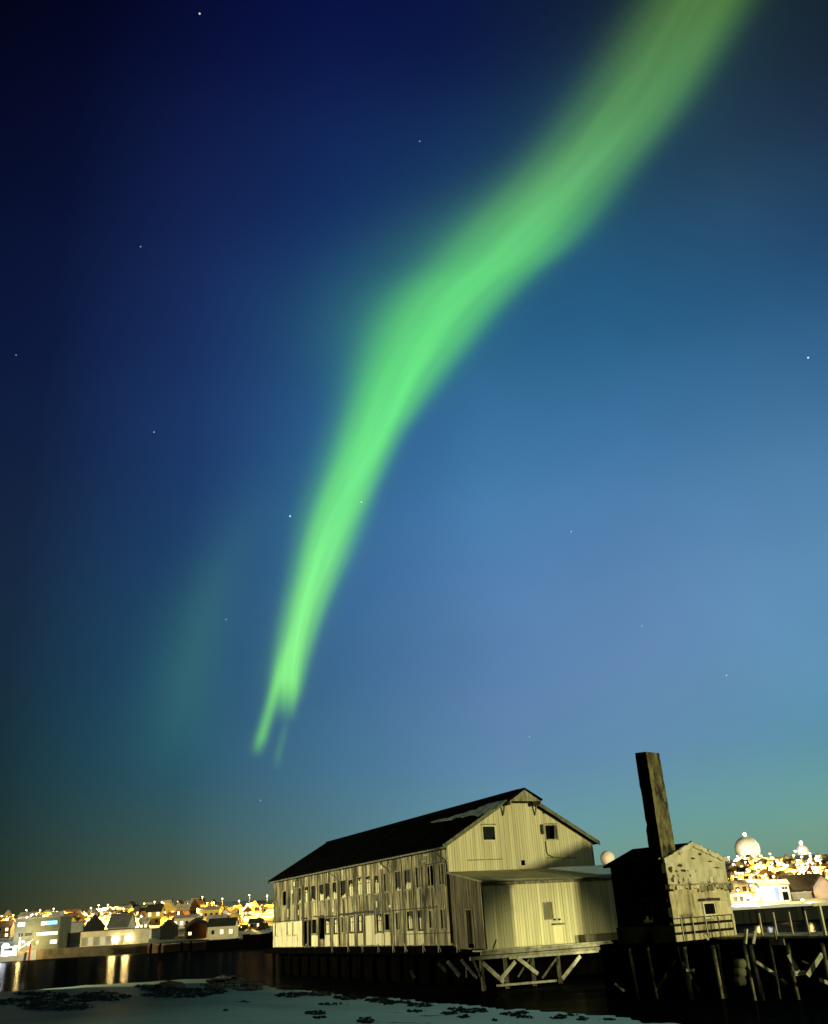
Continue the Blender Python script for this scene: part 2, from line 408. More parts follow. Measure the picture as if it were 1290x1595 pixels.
def clad(mb, put, u0, u1, z0, top, holes, bw=.16, gap=.012, th=.03, jit=.012, tlo=.55):
    """vertical boards over [u0,u1] x [z0,top(u)], leaving the holes (a,b,c,d) open; put(u,d,z) places a point, d outward"""
    cuts = {u0, u1}
    u = u0
    while u < u1:
        cuts.add(u); u += bw * random.uniform(.9, 1.1)
    for h in holes: cuts.add(h[0]); cuts.add(h[1])
    cuts = sorted(c for c in cuts if u0 <= c <= u1)
    for a, b in zip(cuts, cuts[1:]):
        if b - a < .02: b = a + .02
        m = (a + b) / 2
        segs = [(z0, None)]
        hs = sorted((h for h in holes if h[0] < m < h[1]), key=lambda h: h[2])
        z = z0; out = []
        for h in hs:
            if h[2] > z + .01: out.append((z, h[2], False))
            z = max(z, h[3])
        if z < top(m) - .02: out.append((z, None, True))
        for za, zb, last in out:
            d = random.uniform(0, jit); e = d + random.uniform(-jit, jit) * .5
            tn = random.uniform(tlo, 1.)
            a2, b2 = a + gap / 2, b - gap / 2
            ta, tb = (top(a2), top(b2)) if last else (zb, zb)
            mb.hexa([put(a2, d, za), put(b2, e, za), put(b2, -th, za), put(a2, -th, za),
                     put(a2, d, ta), put(b2, e, tb), put(b2, -th, tb), put(a2, -th, ta)], tn)

# ------------------------------------------------------------------ warehouse
wh = thing('warehouse', W.w(S_LEN / 2, WID / 2, 0), 'long weathered white timber warehouse with black gabled roof standing on the pier', 'warehouse')
fput = lambda u, d, z: W.w(u, -d, z)
gput = lambda u, d, z: W.w(-d, u, z)

def fac(u, v):
    s, t, z = W.on_t(410 + u * .2248, 1210 + v * .2248); return s, z
UP = [(245, 265, 770, 870, 'pale', .25), (290, 318, 765, 865, 'pale', .8), (335, 365, 755, 858, 'pale', .18), (390, 422, 748, 848, 'pale', .4),
      (432, 465, 738, 845, 'pale', .15), (482, 512, 735, 840, 'pale', .4), (538, 575, 725, 825, 'pale', .18), (592, 628, 712, 822, 'pale', .75),
      (652, 688, 703, 815, 'pale', .9), (710, 748, 695, 808, 'pale', .85), (770, 806, 688, 802, 'pale', .7), (838, 882, 675, 795, 'dull', 0),
      (915, 960, 665, 782, 'pale', .15), (980, 1030, 655, 770, 'pale', .35), (1058, 1105, 640, 760, 'dull', 0), (1140, 1187, 630, 748, 'open', 0),
      (1218, 1264, 612, 728, 'board', 0), (138, 162, 795, 892, 'open', 0), (205, 235, 775, 868, 'dull', 0)]
LOW = [(85, 110, 1012, 1100, 'white', 1), (165, 195, 1005, 1098, 'white', 1), (205, 235, 1010, 1095, 'white', 1), (340, 372, 995, 1092, 'open', 0),
       (433, 462, 985, 1080, 'pale', .9), (492, 520, 978, 1078, 'pale', .9), (545, 580, 975, 1078, 'dull', .5), (600, 632, 975, 1075, 'pale', .95), (660, 692, 972, 1075, 'pale', .95),
       (790, 825, 960, 1070, 'pale', .95), (845, 880, 955, 1062, 'open', 0), (1000, 1040, 950, 1055, 'pale', .8), (1075, 1110, 945, 1050, 'pale', .7),
       (1150, 1190, 940, 1050, 'dull', 0), (1230, 1272, 925, 1050, 'board', 0), (920, 955, 950, 1060, 'dull', 0)]
holes, wins = [], []
for rows, zb, zt in ((UP, 4.14, 5.62), (LOW, 1.13, 2.44)):
    for u0, u1, v0, v1, kind, fr in rows:
        s1, _ = fac(u0, v0); s0, _ = fac(u1, v1)
        if rows is LOW and kind == 'white': a, b = zb, zt - .05
        else: a, b = zb + random.uniform(-.04, .04), zt + random.uniform(-.04, .04)
        if (u0, rows is UP) == (138, True): a, b = 4.08, 5.56
        holes.append((s0, s1, a, b)); wins.append((s0, s1, a, b, kind, fr))
doors = [(30.48, 32.55, 0, 2.40), (26.6, 28.1, .62, 2.55)]
holes += doors
mb = MB()
clad(mb, fput, 0.0, S_LEN, -.05, lambda u: EAVE - .1 + .02 * math.sin(u), holes, bw=.19, tlo=.35)
wall = mb.build('wall', facade_m, wh)
# pilaster strips and horizontal trim nailed on the boards
for px in (429, 472, 526, 551, 566, 579, 595, 611, 627, 644, 658, 673, 690):
    s = W.on_t(px, 1400)[0]; mb = MB()
    z = -.05
    while z < EAVE - .2:
        z2 = min(EAVE - .15, z + random.uniform(1.6, 3.0))
        mb.hexa([fput(s - .07, .05, z), fput(s + .07, .05, z), fput(s + .07, .014, z), fput(s - .07, .014, z),
                 fput(s - .07, .05, z2), fput(s + .07, .05, z2), fput(s + .07, .014, z2), fput(s - .07, .014, z2)], random.uniform(.6, 1))
        z = z2 + .02
    mb.build('cladding_strip', trim_m, wh)
def strip(s0, s1, z, h, d=.06):
    mb = MB(); mb.hexa([fput(s0, d, z), fput(s1, d, z), fput(s1, .016, z), fput(s0, .016, z), fput(s0, d, z + h), fput(s1, d, z + h), fput(s1, .016, z + h), fput(s0, .016, z + h)], random.uniform(.5, 1)); mb.build('storey_trim', dark_trim, wh)
for k in range(20):
    s = 14.5 + k * .95
    if random.random() < .82: strip(s, s + .93, 2.56 + random.uniform(-.05, .10), random.uniform(.07, .20), .07)
strip(2.2, 11.6, 2.6, .07); strip(.3, 8.5, .78, .05); strip(34, 42.9, 2.5, .08); strip(18, 22.5, 2.62, .16, .075); strip(.4, 3.6, 5.68, .08)
# large whitewashed panel of the far ground floor, and the pale boards below the windows
wp = lambda u, d, z: W.w(u, -.045 - d, z)
def panel(u0, u1, z0, z1, holes, bw, tlo):
    mb = MB(); clad(mb, wp, u0, u1, z0, lambda u: z1, holes, bw=bw, th=.02, tlo=tlo); mb.build('whitewashed_panel', panel_m, wh)
panel(33.1, 42.9, .0, 2.43, [h for h in holes if h[0] > 33 and h[3] < 3], .32, .78)
for s0, s1, a, b, kind, fr in wins:
    if b < 3 and kind in ('pale', 'open') and s0 < 33: panel(s0 - .12, s1 + .14, .02, 1.02, [], .3, .5)
panel(14.3, 16.2, .05, 2.4, [h for h in holes if h[3] < 3], .25, .55); panel(12.3, 14.2, .05, .9, [], .25, .6); panel(28.5, 30.2, .02, 1.0, [], .25, .8)
# windows
def ring(mb, put, a, b, c, d, w, d0, d1, tone=1.):
    for (x0, x1, z0, z1) in ((a, a + w, c, d), (b - w, b, c, d), (a + w, b - w, c, c + w), (a + w, b - w, d - w, d)):
        mb.hexa([put(x0, d1, z0), put(x1, d1, z0), put(x1, d0, z0), put(x0, d0, z0), put(x0, d1, z1), put(x1, d1, z1), put(x1, d0, z1), put(x0, d0, z1)], tone)
def slab(mb, put, a, b, c, d, d0, d1, tone=1.):
    mb.hexa([put(a, d1, c), put(b, d1, c), put(b, d0, c), put(a, d0, c), put(a, d1, d), put(b, d1, d), put(b, d0, d), put(a, d0, d)], tone)
for s0, s1, a, b, kind, fr in wins:
    m = MB(); ring(m, fput, s0 - .05, s1 + .05, a - .05, b + .05, .08, -.02, .045, random.uniform(.55, 1))
    slab(m, fput, s0 - .09, s1 + .09, a - .10, a - .055, .0, .08, .8)
    w = m.build('window', dark_trim if (b < 3 and kind == 'pale') else trim_m, wh)  # lower frames darkened to stand in for black shadow around the windows
    if kind == 'open':
        m = MB(); slab(m, fput, s0 - .02, s1 + .02, a - .02, b + .02, -.5, -.46); m.build('opening', hole_m, w)
        continue
    m = MB(); slab(m, fput, s0 - .02, s1 + .02, a - .02, b + .02, -.075, -.06)
    if kind in ('pale', 'dull'): slab(m, fput, (s0 + s1) / 2 - .025, (s0 + s1) / 2 + .025, a, b, -.06, -.03); slab(m, fput, s0, s1, a + (b - a) * .62, a + (b - a) * .62 + .05, -.06, -.035)
    m.build('pane', shut_m if kind in ('board', 'dull') else (panel_m if kind == 'white' else glass_m), w)
    if kind == 'pale':
        # an old pale board or blind behind part of the opening, torn along its top
        m = MB(); n = 5; top = a + (b - a) * fr
        xs = [s0 + .05 + (s1 - s0 - .1) * i / n for i in range(n + 1)]
        lefts = random.uniform(.0, .35) if fr > .6 else 0
        for i in range(n):
            if fr > .6 and (i + .5) / n < lefts: continue
            h0 = top + random.uniform(-.35, .12) * (b - a) * (.5 if fr < .3 else .35)
            h1 = h0 + random.uniform(-.1, .1)
            h0 = min(max(h0, a + .1), b - .04); h1 = min(max(h1, a + .1), b - .04)
            m.hexa([fput(xs[i], -.045, a), fput(xs[i + 1], -.045, a), fput(xs[i + 1], -.058, a), fput(xs[i], -.058, a),
                    fput(xs[i], -.045, h0), fput(xs[i + 1], -.045, h1), fput(xs[i + 1], -.058, h1), fput(xs[i], -.058, h0)], random.uniform(.85, 1))
        m.build('blind', panel_m, w)
for i, (a, b, c, d) in enumerate(doors):
    m = MB(); ring(m, fput, a - .06, b + .06, c - .02, d + .06, .09, -.02, .05)
    dr = m.build('door', dark_trim, wh)
    m = MB(); slab(m, fput, a, b, c, d, -.5, -.46); m.build('opening', hole_m, dr)
    if i == 0:
        m = MB(); slab(m, fput, a + .95, a + 1.35, c, d, -.06, -.02, .6); slab(m, fput, a + 1.5, a + 1.9, .06, .26, -.1, -.02); m.build('door_leaf', shut_m, dr)
# small loose boards and patches
for u, z, w_, h in ((35.4, 5.9, .5, .45), (36.0, 5.2, .8, .35), (34.2, 3.0, .25, .5), (37.6, 2.9, .3, .8), (13.5, 3.0, .3, .5), (10.6, 2.9, .5, .18), (12.1, 6.0, .6, .4), (24, 3.0, .4, .3), (3.0, 6.4, .9, .06), (3.5, 6.0, .9, .05)):
    mb = MB(); slab(mb, fput, u, u + w_, z, z + h, .016, .05, random.uniform(.5, 1)); mb.build('loose_board', panel_m, wh)
# gable end
gw = [(3.24, 4.35, 7.17, 8.19), (9.05, 10.18, 7.13, 8.2)]
mb = MB()
clad(mb, gput, 0.02, WID, 4.0, lambda u: slope(u) - .12, gw + [(11.5 - 5.0, 11.85 - 5.0, 5.25, 5.62)], bw=.21, gap=.018, jit=.016, tlo=.72)
clad(mb, gput, 0.02, WID, -.05, lambda u: 4.0, [], bw=.3, tlo=.6)
mb.build('gable_wall', gable_m, wh)
for t in (0.0, WID):
    mb = MB(); mb.box(W, -.055, .03, t - .06, t + .07, -.05, EAVE - .1, .85); mb.build('corner_board', trim_m, wh)
for a, b, z, h, tn in ((1.7, 3.2, 5.72, .06, .35), (3.35, 4.8, 5.72, .06, .35), (8.9, 10.25, 5.72, .06, .35), (10.4, 11.7, 5.66, .06, .35), (3.1, 4.5, 8.3, .07, .4), (9.0, 10.3, 8.3, .06, .5)):
    mb = MB(); slab(mb, gput, a, b, z, z + h, .018, .06, tn); mb.build('gable_trim', trim_m, wh)
for i, (a, b, c, d) in enumerate(gw):
    m = MB(); ring(m, gput, a - .07, b + .07, c - .07, d + .07, .09, -.02, .045, .9); w = m.build('window', trim_m if i else gable_m, wh)
    m = MB(); slab(m, gput, a - .02, b + .02, c - .02, d + .02, -.5 if i else -.08, -.46 if i else -.06); m.build('opening' if i else 'shutter', hole_m if i else greenglass_m, w)
    if i:
        m = MB(); slab(m, gput, a - .42, a - .20, c + .4, d + .08, .02, .12, .4); m.build('shutter', dark_trim, w)
        m = MB()
        for k in range(6):
            slab(m, gput, b - .28 + .02 * k, b - .02, c + .03 + k * .17, c + .03 + k * .17 + .16, -.06, -.03, random.uniform(.2, .5))
        m.build('broken_pane', shut_m, w)
    else:
        m = MB(); slab(m, gput, b - .22, b - .02, c, c + .25, -.05, -.03); m.build('broken_pane', hole_m, w)
m = MB(); m.tube([gput(8.95, .05, 7.0), gput(8.95, .05, 6.2), gput(9.1, .05, 5.95), gput(9.5, .05, 5.8)], .035, 6); m.tube([gput(9.1, .02, 9.22), gput(9.1, .09, 9.22)], .13, 10); m.build('vent_pipe', dark_trim, wh)
m = MB(); slab(m, gput, 6.5, 6.85, 5.25, 5.62, -.3, -.27); m.build('hatch', hole_m, wh)
# roof: two slabs, ridge cap, barge boards
def roofpt(s, t, up=0.): return W.w(s, t, slope(t) + up)
mb = MB()
ov = .55
for side in (0, 1):
    te = -ov if side == 0 else WID + ov
    tr_ = WID / 2
    k = 14
    for i in range(k):
        sa = -.42 + (S_LEN + .8) * i / k; sb = -.42 + (S_LEN + .8) * (i + 1) / k
        d0, d1 = [.02 * math.sin(q * 1.7) for q in (i, i + 1)]
        mb.hexa([W.w(sa, te, slope(te) - .02 + d0), W.w(sb, te, slope(te) - .02 + d1), W.w(sb, tr_, RIDGE), W.w(sa, tr_, RIDGE),
                 W.w(sa, te, slope(te) + .16 + d0), W.w(sb, te, slope(te) + .16 + d1), W.w(sb, tr_, RIDGE + .18), W.w(sa, tr_, RIDGE + .18)])
mb.box(W, -.42, S_LEN + .4, WID / 2 - .16, WID / 2 + .16, RIDGE + .12, RIDGE + .23)
roof = mb.build('roof', roof_m, wh)
m = MB()
pts = [(672, 1281.5), (684, 1277), (700, 1274.4), (711, 1270), (722, 1268), (733, 1263), (742, 1262), (747, 1258), (754, 1256), (761, 1252.5), (770, 1251), (779, 1248), (790, 1246.5), (784, 1252), (775, 1258.5), (768, 1261), (760, 1266), (753, 1268), (746, 1272.5), (738, 1269.5), (730, 1270.5), (722, 1273.5), (713, 1273), (705, 1277), (692, 1279)]
nrm_ = (W.b * (-(RIDGE - EAVE)) + Vector((0, 0, WID / 2))).normalized()
pl0 = W.w(0, 0, EAVE + .19)
poly = []
for q in pts:
    d = ray(*q); poly.append(CAM + d * ((pl0 - CAM).dot(nrm_) / d.dot(nrm_)))
m.prism(poly, nrm_ * .05); m.build('snow_patch', roofsnow_m, roof)
barge_m = material('green grey bargeboard', (.17, .17, .09), (.08, .085, .045), (1, 1, 1), 2)
for side in (0, 1):
    te, tr_ = (-ov, WID / 2) if side == 0 else (WID + ov, WID / 2)
    for sx in (-.46, S_LEN + .38):
        mb = MB(); mb.hexa([W.w(sx, te, slope(te) - .14), W.w(sx + .04, te, slope(te) - .14), W.w(sx + .04, tr_, RIDGE - .12), W.w(sx, tr_, RIDGE - .12),
                 W.w(sx, te, slope(te) + .19), W.w(sx + .04, te, slope(te) + .19), W.w(sx + .04, tr_, RIDGE + .21), W.w(sx, tr_, RIDGE + .21)], .8); mb.build('bargeboard', barge_m, wh)

# hoist hood over the peak
mb = MB(); hs, hw, hz = -1.25, 1.45, .86
for side in (-1, 1):
    tc_, te = WID / 2, WID / 2 + side * (hw + .15)
    ze = RIDGE - hz + .10
    mb.hexa([W.w(hs, te, ze), W.w(0.3, te, ze), W.w(0.3, tc_, RIDGE + .10), W.w(hs, tc_, RIDGE + .10),
             W.w(hs, te, ze + .12), W.w(0.3, te, ze + .12), W.w(0.3, tc_, RIDGE + .24), W.w(hs, tc_, RIDGE + .24)])
mb.build('hoist_hood_roof', roof_m, wh)
mb = MB()
mb.prism([W.w(hs + .06, WID / 2 - hw, RIDGE - hz + .06), W.w(hs + .06, WID / 2 + hw, RIDGE - hz + .06), W.w(hs + .06, WID / 2, RIDGE + .07)], W.a * .06, .8)
mb.box(W, hs + .05, .0, WID / 2 - hw, WID / 2 - hw + .1, RIDGE - hz - .2, RIDGE - hz + .06, .5)
mb.box(W, hs + .05, .0, WID / 2 + hw - .1, WID / 2 + hw, RIDGE - hz - .2, RIDGE - hz + .06, .5)
for t in (WID / 2 - hw - .05, WID / 2 + hw + .05):
    mb.beam(W.w(-.06, t, RIDGE - hz - .9), W.w(-.4, t, RIDGE - hz - .12), .1, .1, .25)
mb.build('hoist_hood', trim_m, wh)
# gutter and downpipes
mb = MB(); gz = slope(-ov) - .02
mb.tube([W.w(s, -ov - .07, gz - .02 - .01 * math.sin(s)) for s in [-.4 + i * 3.1 for i in range(15)]], .075, 8)
mb.build('gutter', gutter_m, wh)
for px in (470, 525, 604.5, 693):
    s = W.on_t(px, 1350)[0] + .3
    m = MB(); m.tube([W.w(s, -ov - .07, gz - .05), W.w(s - .05, -ov - .05, gz - .3), W.w(s - .75, -.16, gz - .85), W.w(s - .8, -.12, gz - 1.1)] + ([W.w(s - .8, -.12, .1)] if px in (470, 525, 693) else []), .05, 8)
    m.build('downpipe', gutter_m if px != 693 else dark_trim, wh)
# closed back walls, far gable and dark floors inside
mb = MB()
mb.box(W, .1, S_LEN, WID - .1, WID, -.05, EAVE - .1); mb.box(W, S_LEN - .1, S_LEN, .05, WID - .1, -.05, EAVE - .1)
mb.prism([W.w(S_LEN - .1, .05, EAVE - .1), W.w(S_LEN - .1, WID - .05, EAVE - .1), W.w(S_LEN - .1, WID / 2, RIDGE - .15)], W.a * .1)
mb.build('rear_wall', tar_shade, wh)
mb = MB(); mb.box(W, .6, S_LEN - .3, .6, WID - .3, -.04, .0); mb.box(W, .6, S_LEN - .3, .6, WID - .3, 3.3, 3.5); mb.build('inner_floor', hole_m, wh)

# ------------------------------------------------------------------ lean-to shed on the warehouse gable
sh = thing('lean_to_shed', W.w(DS / 2, 6, 0), 'pale boarded lean-to shed with flat sloping roof against the warehouse gable', 'shed')
ST = 13.6
sput = lambda u, d, z: W.w(DS - d, u, z)
lput = lambda u, d, z: W.w(u, -d, z)
swin = (5.0, 5.72, 1.33, 2.41); sdoor = (5.63, 6.5, -.3, .86)
mb = MB(); clad(mb, sput, 0.05, ST, -.35, lambda u: 3.92 - .005 * u, [swin, sdoor], bw=.24, gap=.02, jit=.018, tlo=.7); mb.build('wall', shed_m, sh)
mb = MB(); clad(mb, lput, DS + .05, -.02, -.3, lambda u: 3.95 + (u - DS) / -DS * .9, [(-3.3, -2.35, -.3, 2.25)], bw=.17, gap=.02, jit=.02, tlo=.35); mb.build('side_wall', shedside_m, sh)
m = MB(); ring(m, lput, -3.36, -2.29, -.32, 2.31, .08, -.02, .04, .5); dr = m.build('door', trim_m, sh)
m = MB(); slab(m, lput, -3.3, -2.35, -.3, 2.25, -.6, -.56); m.build('opening', hole_m, dr)
m = MB(); slab(m, lput, -3.3, -2.95, -.3, 2.2, -.1, -.05, .5); m.build('door_leaf', shut_m, dr)
m = MB(); ring(m, sput, swin[0] - .05, swin[1] + .05, swin[2] - .05, swin[3] + .05, .07, -.02, .04, .7); w = m.build('window', trim_m, sh)
m = MB(); slab(m, sput, swin[0], swin[1], swin[2], swin[3], -.03, .0, .9); m.build('board', shut_m, w)
m = MB(); slab(m, sput, sdoor[0], sdoor[1], sdoor[2], sdoor[3], -.04, -.01, 1); ring(m, sput, sdoor[0] - .06, sdoor[1] + .06, sdoor[2], sdoor[3] + .06, .07, -.02, .035, .9); dr = m.build('door', shed_m, sh)
m = MB(); slab(m, sput, 5.6, 6.5, .9, 1.02, .02, .38, .4); m.build('canopy', trim_m, dr)
for t in (5.75, 6.15):
    m = MB(); slab(m, sput, t, t + .13, 1.2, 1.32, .02, .16, .5); m.build('wall_lamp', dark_trim, sh)
mb = MB()
mb.box(W, DS - .06, DS + .03, -.06, .06, -.3, 3.9, .9); mb.box(W, DS - .1, DS - .02, -.1, ST, 3.72, 3.92, .45)
mb.build('corner_board', trim_m, sh)
m = MB(); m.tube([sput(-.12, .34, 3.82), sput(-.02, .1, 3.5), sput(-.02, .1, .3), sput(.0, .12, -.3)], .055, 8); m.build('downpipe', dark_trim, sh)
mb = MB()
n = 10
for i in range(n):
    ta, tb = -.15 + (ST + .3) * i / n, -.15 + (ST + .3) * (i + 1) / n
    sg = [.03 * math.sin(q * .8) for q in (i, i + 1)]
    mb.hexa([W.w(DS - .38, ta, 3.93 + sg[0]), W.w(-.03, ta, 4.84), W.w(-.03, tb, 4.84), W.w(DS - .38, tb, 3.93 + sg[1]),
             W.w(DS - .38, ta, 4.05 + sg[0]), W.w(-.03, ta, 4.97), W.w(-.03, tb, 4.97), W.w(DS - .38, tb, 4.05 + sg[1])])
rf = mb.build('roof', material('lean-to roofing', (.34, .31, .14), (.20, .18, .08), (1, 1, 1), .7, bump=.3), sh)
m = MB()
def shroof(s, t): return W.w(s, t, 4.075 + (s - DS + .38) / (-DS + .35) * .92)
e = [(8.2, -1.0), (9.0, -2.6), (9.6, -4.2), (10.0, DS - .36), (ST, DS - .36), (ST, -.4), (11.5, -.3), (9.6, -.5)]
m.prism([shroof(s, t) for t, s in e], (0, 0, .10))
m.build('snow_patch', snow_m, rf)
m = MB(); m.tube([W.w(DS - .44, t, 3.97) for t in (-.2, 4, 8, ST)], .05, 8); m.build('gutter', gutter_m, sh)
mb = MB(); mb.box(W, DS + .1, -.1, ST - .08, ST, -.3, 4.0); mb.box(W, DS + .6, -.1, .6, ST - .3, -.3, -.26); mb.build('rear_wall', tar_shade, sh)

# ------------------------------------------------------------------ loading platform with its trestle
pf = thing('loading_platform', W.w(DS - .8, 4, -.5), 'narrow plank loading platform on cross-braced trestle before the lean-to shed', 'platform')
PS = -6.15
mb = MB(); PT0, PT1 = -1.1, 9.6
k = 44
for i in range(k):
    a = PT0 + (PT1 - PT0) * i / k; b = PT0 + (PT1 - PT0) * (i + 1) / k - .015
    mb.box(W, PS - random.uniform(0, .07), DS - .06, a, b, -.42 + random.uniform(0, .012), -.34, random.uniform(.6, 1))
mb.build('deck', pale_wood, pf)
def pp(px, py, s=PS): q = W.on_s(px, py, s); return W.w(*q)
m = MB(); m.beam(W.w(PS - .03, PT0 - .1, -.53), W.w(PS - .03, PT1 + .1, -.53), .1, .2, .55); m.beam(W.w(PS + .05, -2.0, -.78), W.w(PS + .05, PT1 - .6, -.78), .14, .2, .5); m.build('edge_beam', pale_wood, pf)
m = MB(); m.beam(W.w(PS - .12, .9, -.92), W.w(PS - .12, 8.3, -.95), .06, .14, 1); m.build('fender_beam', pale_wood, pf)
for (x0, y0, x1, y1) in ((749, 1488, 750.5, 1552), (786, 1486, 791, 1556), (828, 1484, 833, 1550), (868, 1481, 874.5, 1549)):
    t0 = W.on_s(x0, y0, PS)[1]
    m = MB(); m.beam(W.w(PS + .02, t0, -.88), W.w(PS + .02, t0 + .05, -DECK - .8), .2, .2, random.uniform(.25, .5)); m.build('post', lit_pile, pf)
for (x0, y0, x1, y1, wd, tn, ds) in ((752, 1500, 785, 1530, .26, 1, -.12), (803, 1498, 779, 1527, .24, 1, -.2), (806, 1492, 838, 1517, .24, 1, -.2), (827, 1490, 807, 1522, .10, .5, .1),
                                     (868, 1491, 845, 1524, .12, .5, .1), (904, 1489, 876, 1525, .24, .95, -.1), (774, 1535.5, 867, 1527.5, .14, .85, -.25), (719, 1495, 743, 1524, .17, .75, -.05),
                                     (697, 1498, 716, 1520, .22, .85, .3), (683, 1501, 695, 1513, .2, .5, .8), (737, 1494, 757, 1540, .12, .4, .1), (727, 1507, 727, 1523, .10, .6, .4), (640, 1512, 646, 1524, .2, .5, 2.5)):
    m = MB(); m.beam(pp(x0, y0, PS + ds), pp(x1, y1, PS + ds), wd, .07, tn, up=W.a); m.build('brace', pale_wood if tn > .6 else lit_pile, pf)  # lit braces get pale timber, dim ones the darker copy
m = MB(); m.beam(pp(768, 1478, PS + .1), pp(773, 1464, PS + .1), .07, .07, .3); m.build('mooring_stub', rail_m, pf)
mb = MB(); mb.box(W, DS - .9, DS - .08, 7.7, 12.6, -.33, .15, .35); mb.build('step', shut_m, pf)

# ------------------------------------------------------------------ pier under the warehouse
pr = thing('warehouse_pier', W.w(S_LEN / 2, 6, -DECK), 'dark piled pier deck carrying the long warehouse above black water', 'pier')
mb = MB(); mb.box(W, -.0, S_LEN + .8, -.62, WID + .6, -.38, -.07); mb.box(W, DS + .05, -.02, -.35, ST + .2, -.62, -.36); mb.box(W, .2, S_LEN + .6, -.72, -.63, -.62, -.12); mb.build('deck', tar_shade, pr)
for t in (-.25, 4.4, 9.0, 13.2):
    for i in range(16 if t < 0 else 9):
        s = .6 + (2.75 if t < 0 else 5.2) * i
        m = MB(); m.tube([W.w(s, t, -DECK - 1.2), W.w(s + random.uniform(-.08, .08), t, -.36)], random.uniform(.14, .19), 8); m.build('pile', tar_shade, pr)
mb = MB()
for i in range(120):
    s = .3 + i * .36
    mb.box(W, s, s + .345, .9, .96, -DECK - .6, -.37, random.uniform(.3, 1))
for i in range(38):
    t = .95 + i * .35
    mb.box(W, .30 + .0, .36, t, t + .335, -DECK - .6, -.37, random.uniform(.3, 1))
mb.build('shade_backing', tar_shade, pr)  # added black boards standing in for the shade under the warehouse
for px in (517, 542, 564, 589, 612, 631, 659, 683, 712):
    s = W.on_t(px, 1475, -.78)[0]
    m = MB(); m.beam(W.w(s, -.78, .18), W.w(s, -.78, -.48), .055, .055, .8); m.beam(W.w(s, -.78, .1), W.w(s - .42, -.78, -.42), .05, .05, .6); m.build('bracket', pale_wood if px > 600 else lit_pile, pr)

# ------------------------------------------------------------------ boiler house with its chimney
H = Frame(12.7579, 55.0688, .7606)
HW, HL, HE, HP = 6.29, 3.73, 3.99, 4.86
hs_ = thing('boiler_house', H.w(HL / 2, HW / 2, 0), 'small plastered gabled boiler house with tall stained chimney, one side darkened as shade', 'house')
def hslope(t): return HE + (HP - HE) * (1 - abs(t - HW * .46) / (HW * .46 if t < HW * .46 else HW * .54))
hput = lambda u, d, z: H.w(-d, u, z)
hl_put = lambda u, d, z: H.w(u, -d, z)
def plate(mb, put, us, zs, holes, th=.25, bmp=.012, tone=(.85, 1), topfn=None):
    """a wall as a grid of cells with slightly uneven face, skipping the holes"""
    V = {}
    def P(i, j, front):
        if (i, j, front) not in V:
            z = zs[j] if topfn is None or j < len(zs) - 1 else topfn(us[i])
            V[i, j, front] = (put(us[i], random.uniform(-bmp, bmp) if front else -th, z))
        return V[i, j, front]
    for i in range(len(us) - 1):
        for j in range(len(zs) - 1):
            um, zm = (us[i] + us[i + 1]) / 2, (zs[j] + zs[j + 1]) / 2
            if any(h[0] < um < h[1] and h[2] < zm < h[3] for h in holes): continue
            mb.hexa([P(i, j, 1), P(i + 1, j, 1), P(i + 1, j, 0), P(i, j, 0), P(i, j + 1, 1), P(i + 1, j + 1, 1), P(i + 1, j + 1, 0), P(i, j + 1, 0)], random.uniform(*tone))
def lins(a, b, n, extra=()):
    return sorted(set([round(a + (b - a) * i / n, 4) for i in range(n + 1)] + list(extra)))
hwn = (3.22, 4.52, 1.05, 1.78)
mb = MB(); plate(mb, hput, lins(0, HW, 14, hwn[:2]), lins(-.1, 2.62, 7, hwn[2:]), [hwn], bmp=.025, tone=(.6, 1)); lower = mb.build('lower_wall', stain_m, hs_)
mb = MB()
us = lins(0, HW, 16, (HW * .46,)); plate(mb, lambda u, d, z: H.w(-d - .05, u, z), us, [2.62, 3.1, 3.5, 3.9, 5], [], topfn=lambda u: hslope(u) - .06, th=.3, bmp=.03, tone=(.6, 1))
mb.build('gable_wall', plaster_m, hs_)
# crumbling cornice band
mb = MB()
t = -.12
while t < HW + .1:
    w_ = random.uniform(.10, .30)
    if t < 2.6 and random.random() < .85: mb.box(H, -.16, .1, t, t + w_ - .01, 2.60 - random.uniform(.02, .16), 2.66 + random.uniform(0, .05), random.uniform(.7, 1))
    elif t >= 2.6 : mb.box(H, -.18 + random.uniform(0, .08), .1, t, t + w_ - .02, 2.60 - random.uniform(.05, .3), 2.66 + random.uniform(-.05, .08), random.uniform(.1, .5))
    t += w_
mb.build('cornice', stain_m, hs_)
mb = MB()
mb.box(H, -.24, .1, -.16, HW + .16, 2.70, 2.78, .3)
mb.build('ledge', plaster_m, hs_)
m = MB(); ring(m, hput, hwn[0], hwn[1], hwn[2], hwn[3], .09, -.14, -.03, 1); slab(m, hput, hwn[0] - .12, hwn[0] - .0, hwn[2] - .1, hwn[3], .005, .05, 1); slab(m, hput, hwn[0] - .14, hwn[1] + .1, hwn[2] - .14, hwn[2] - .02, .005, .10, 1)
wn = m.build('window', panel_m, hs_)
m = MB(); slab(m, hput, hwn[0] + .08, hwn[1] - .08, hwn[2] + .08, hwn[3] - .08, -.2, -.16); m.build('pane', hole_m, wn)
m = MB()
for i in range(9):
    slab(m, hput, 2.75 + i * .24, 2.75 + i * .24 + .22, 1.83 + random.uniform(-.02, .03), 1.95 + random.uniform(0, .06), .01, .13 + random.uniform(0, .05), random.uniform(.2, .5))
m.build('lintel', rust_m, hs_)
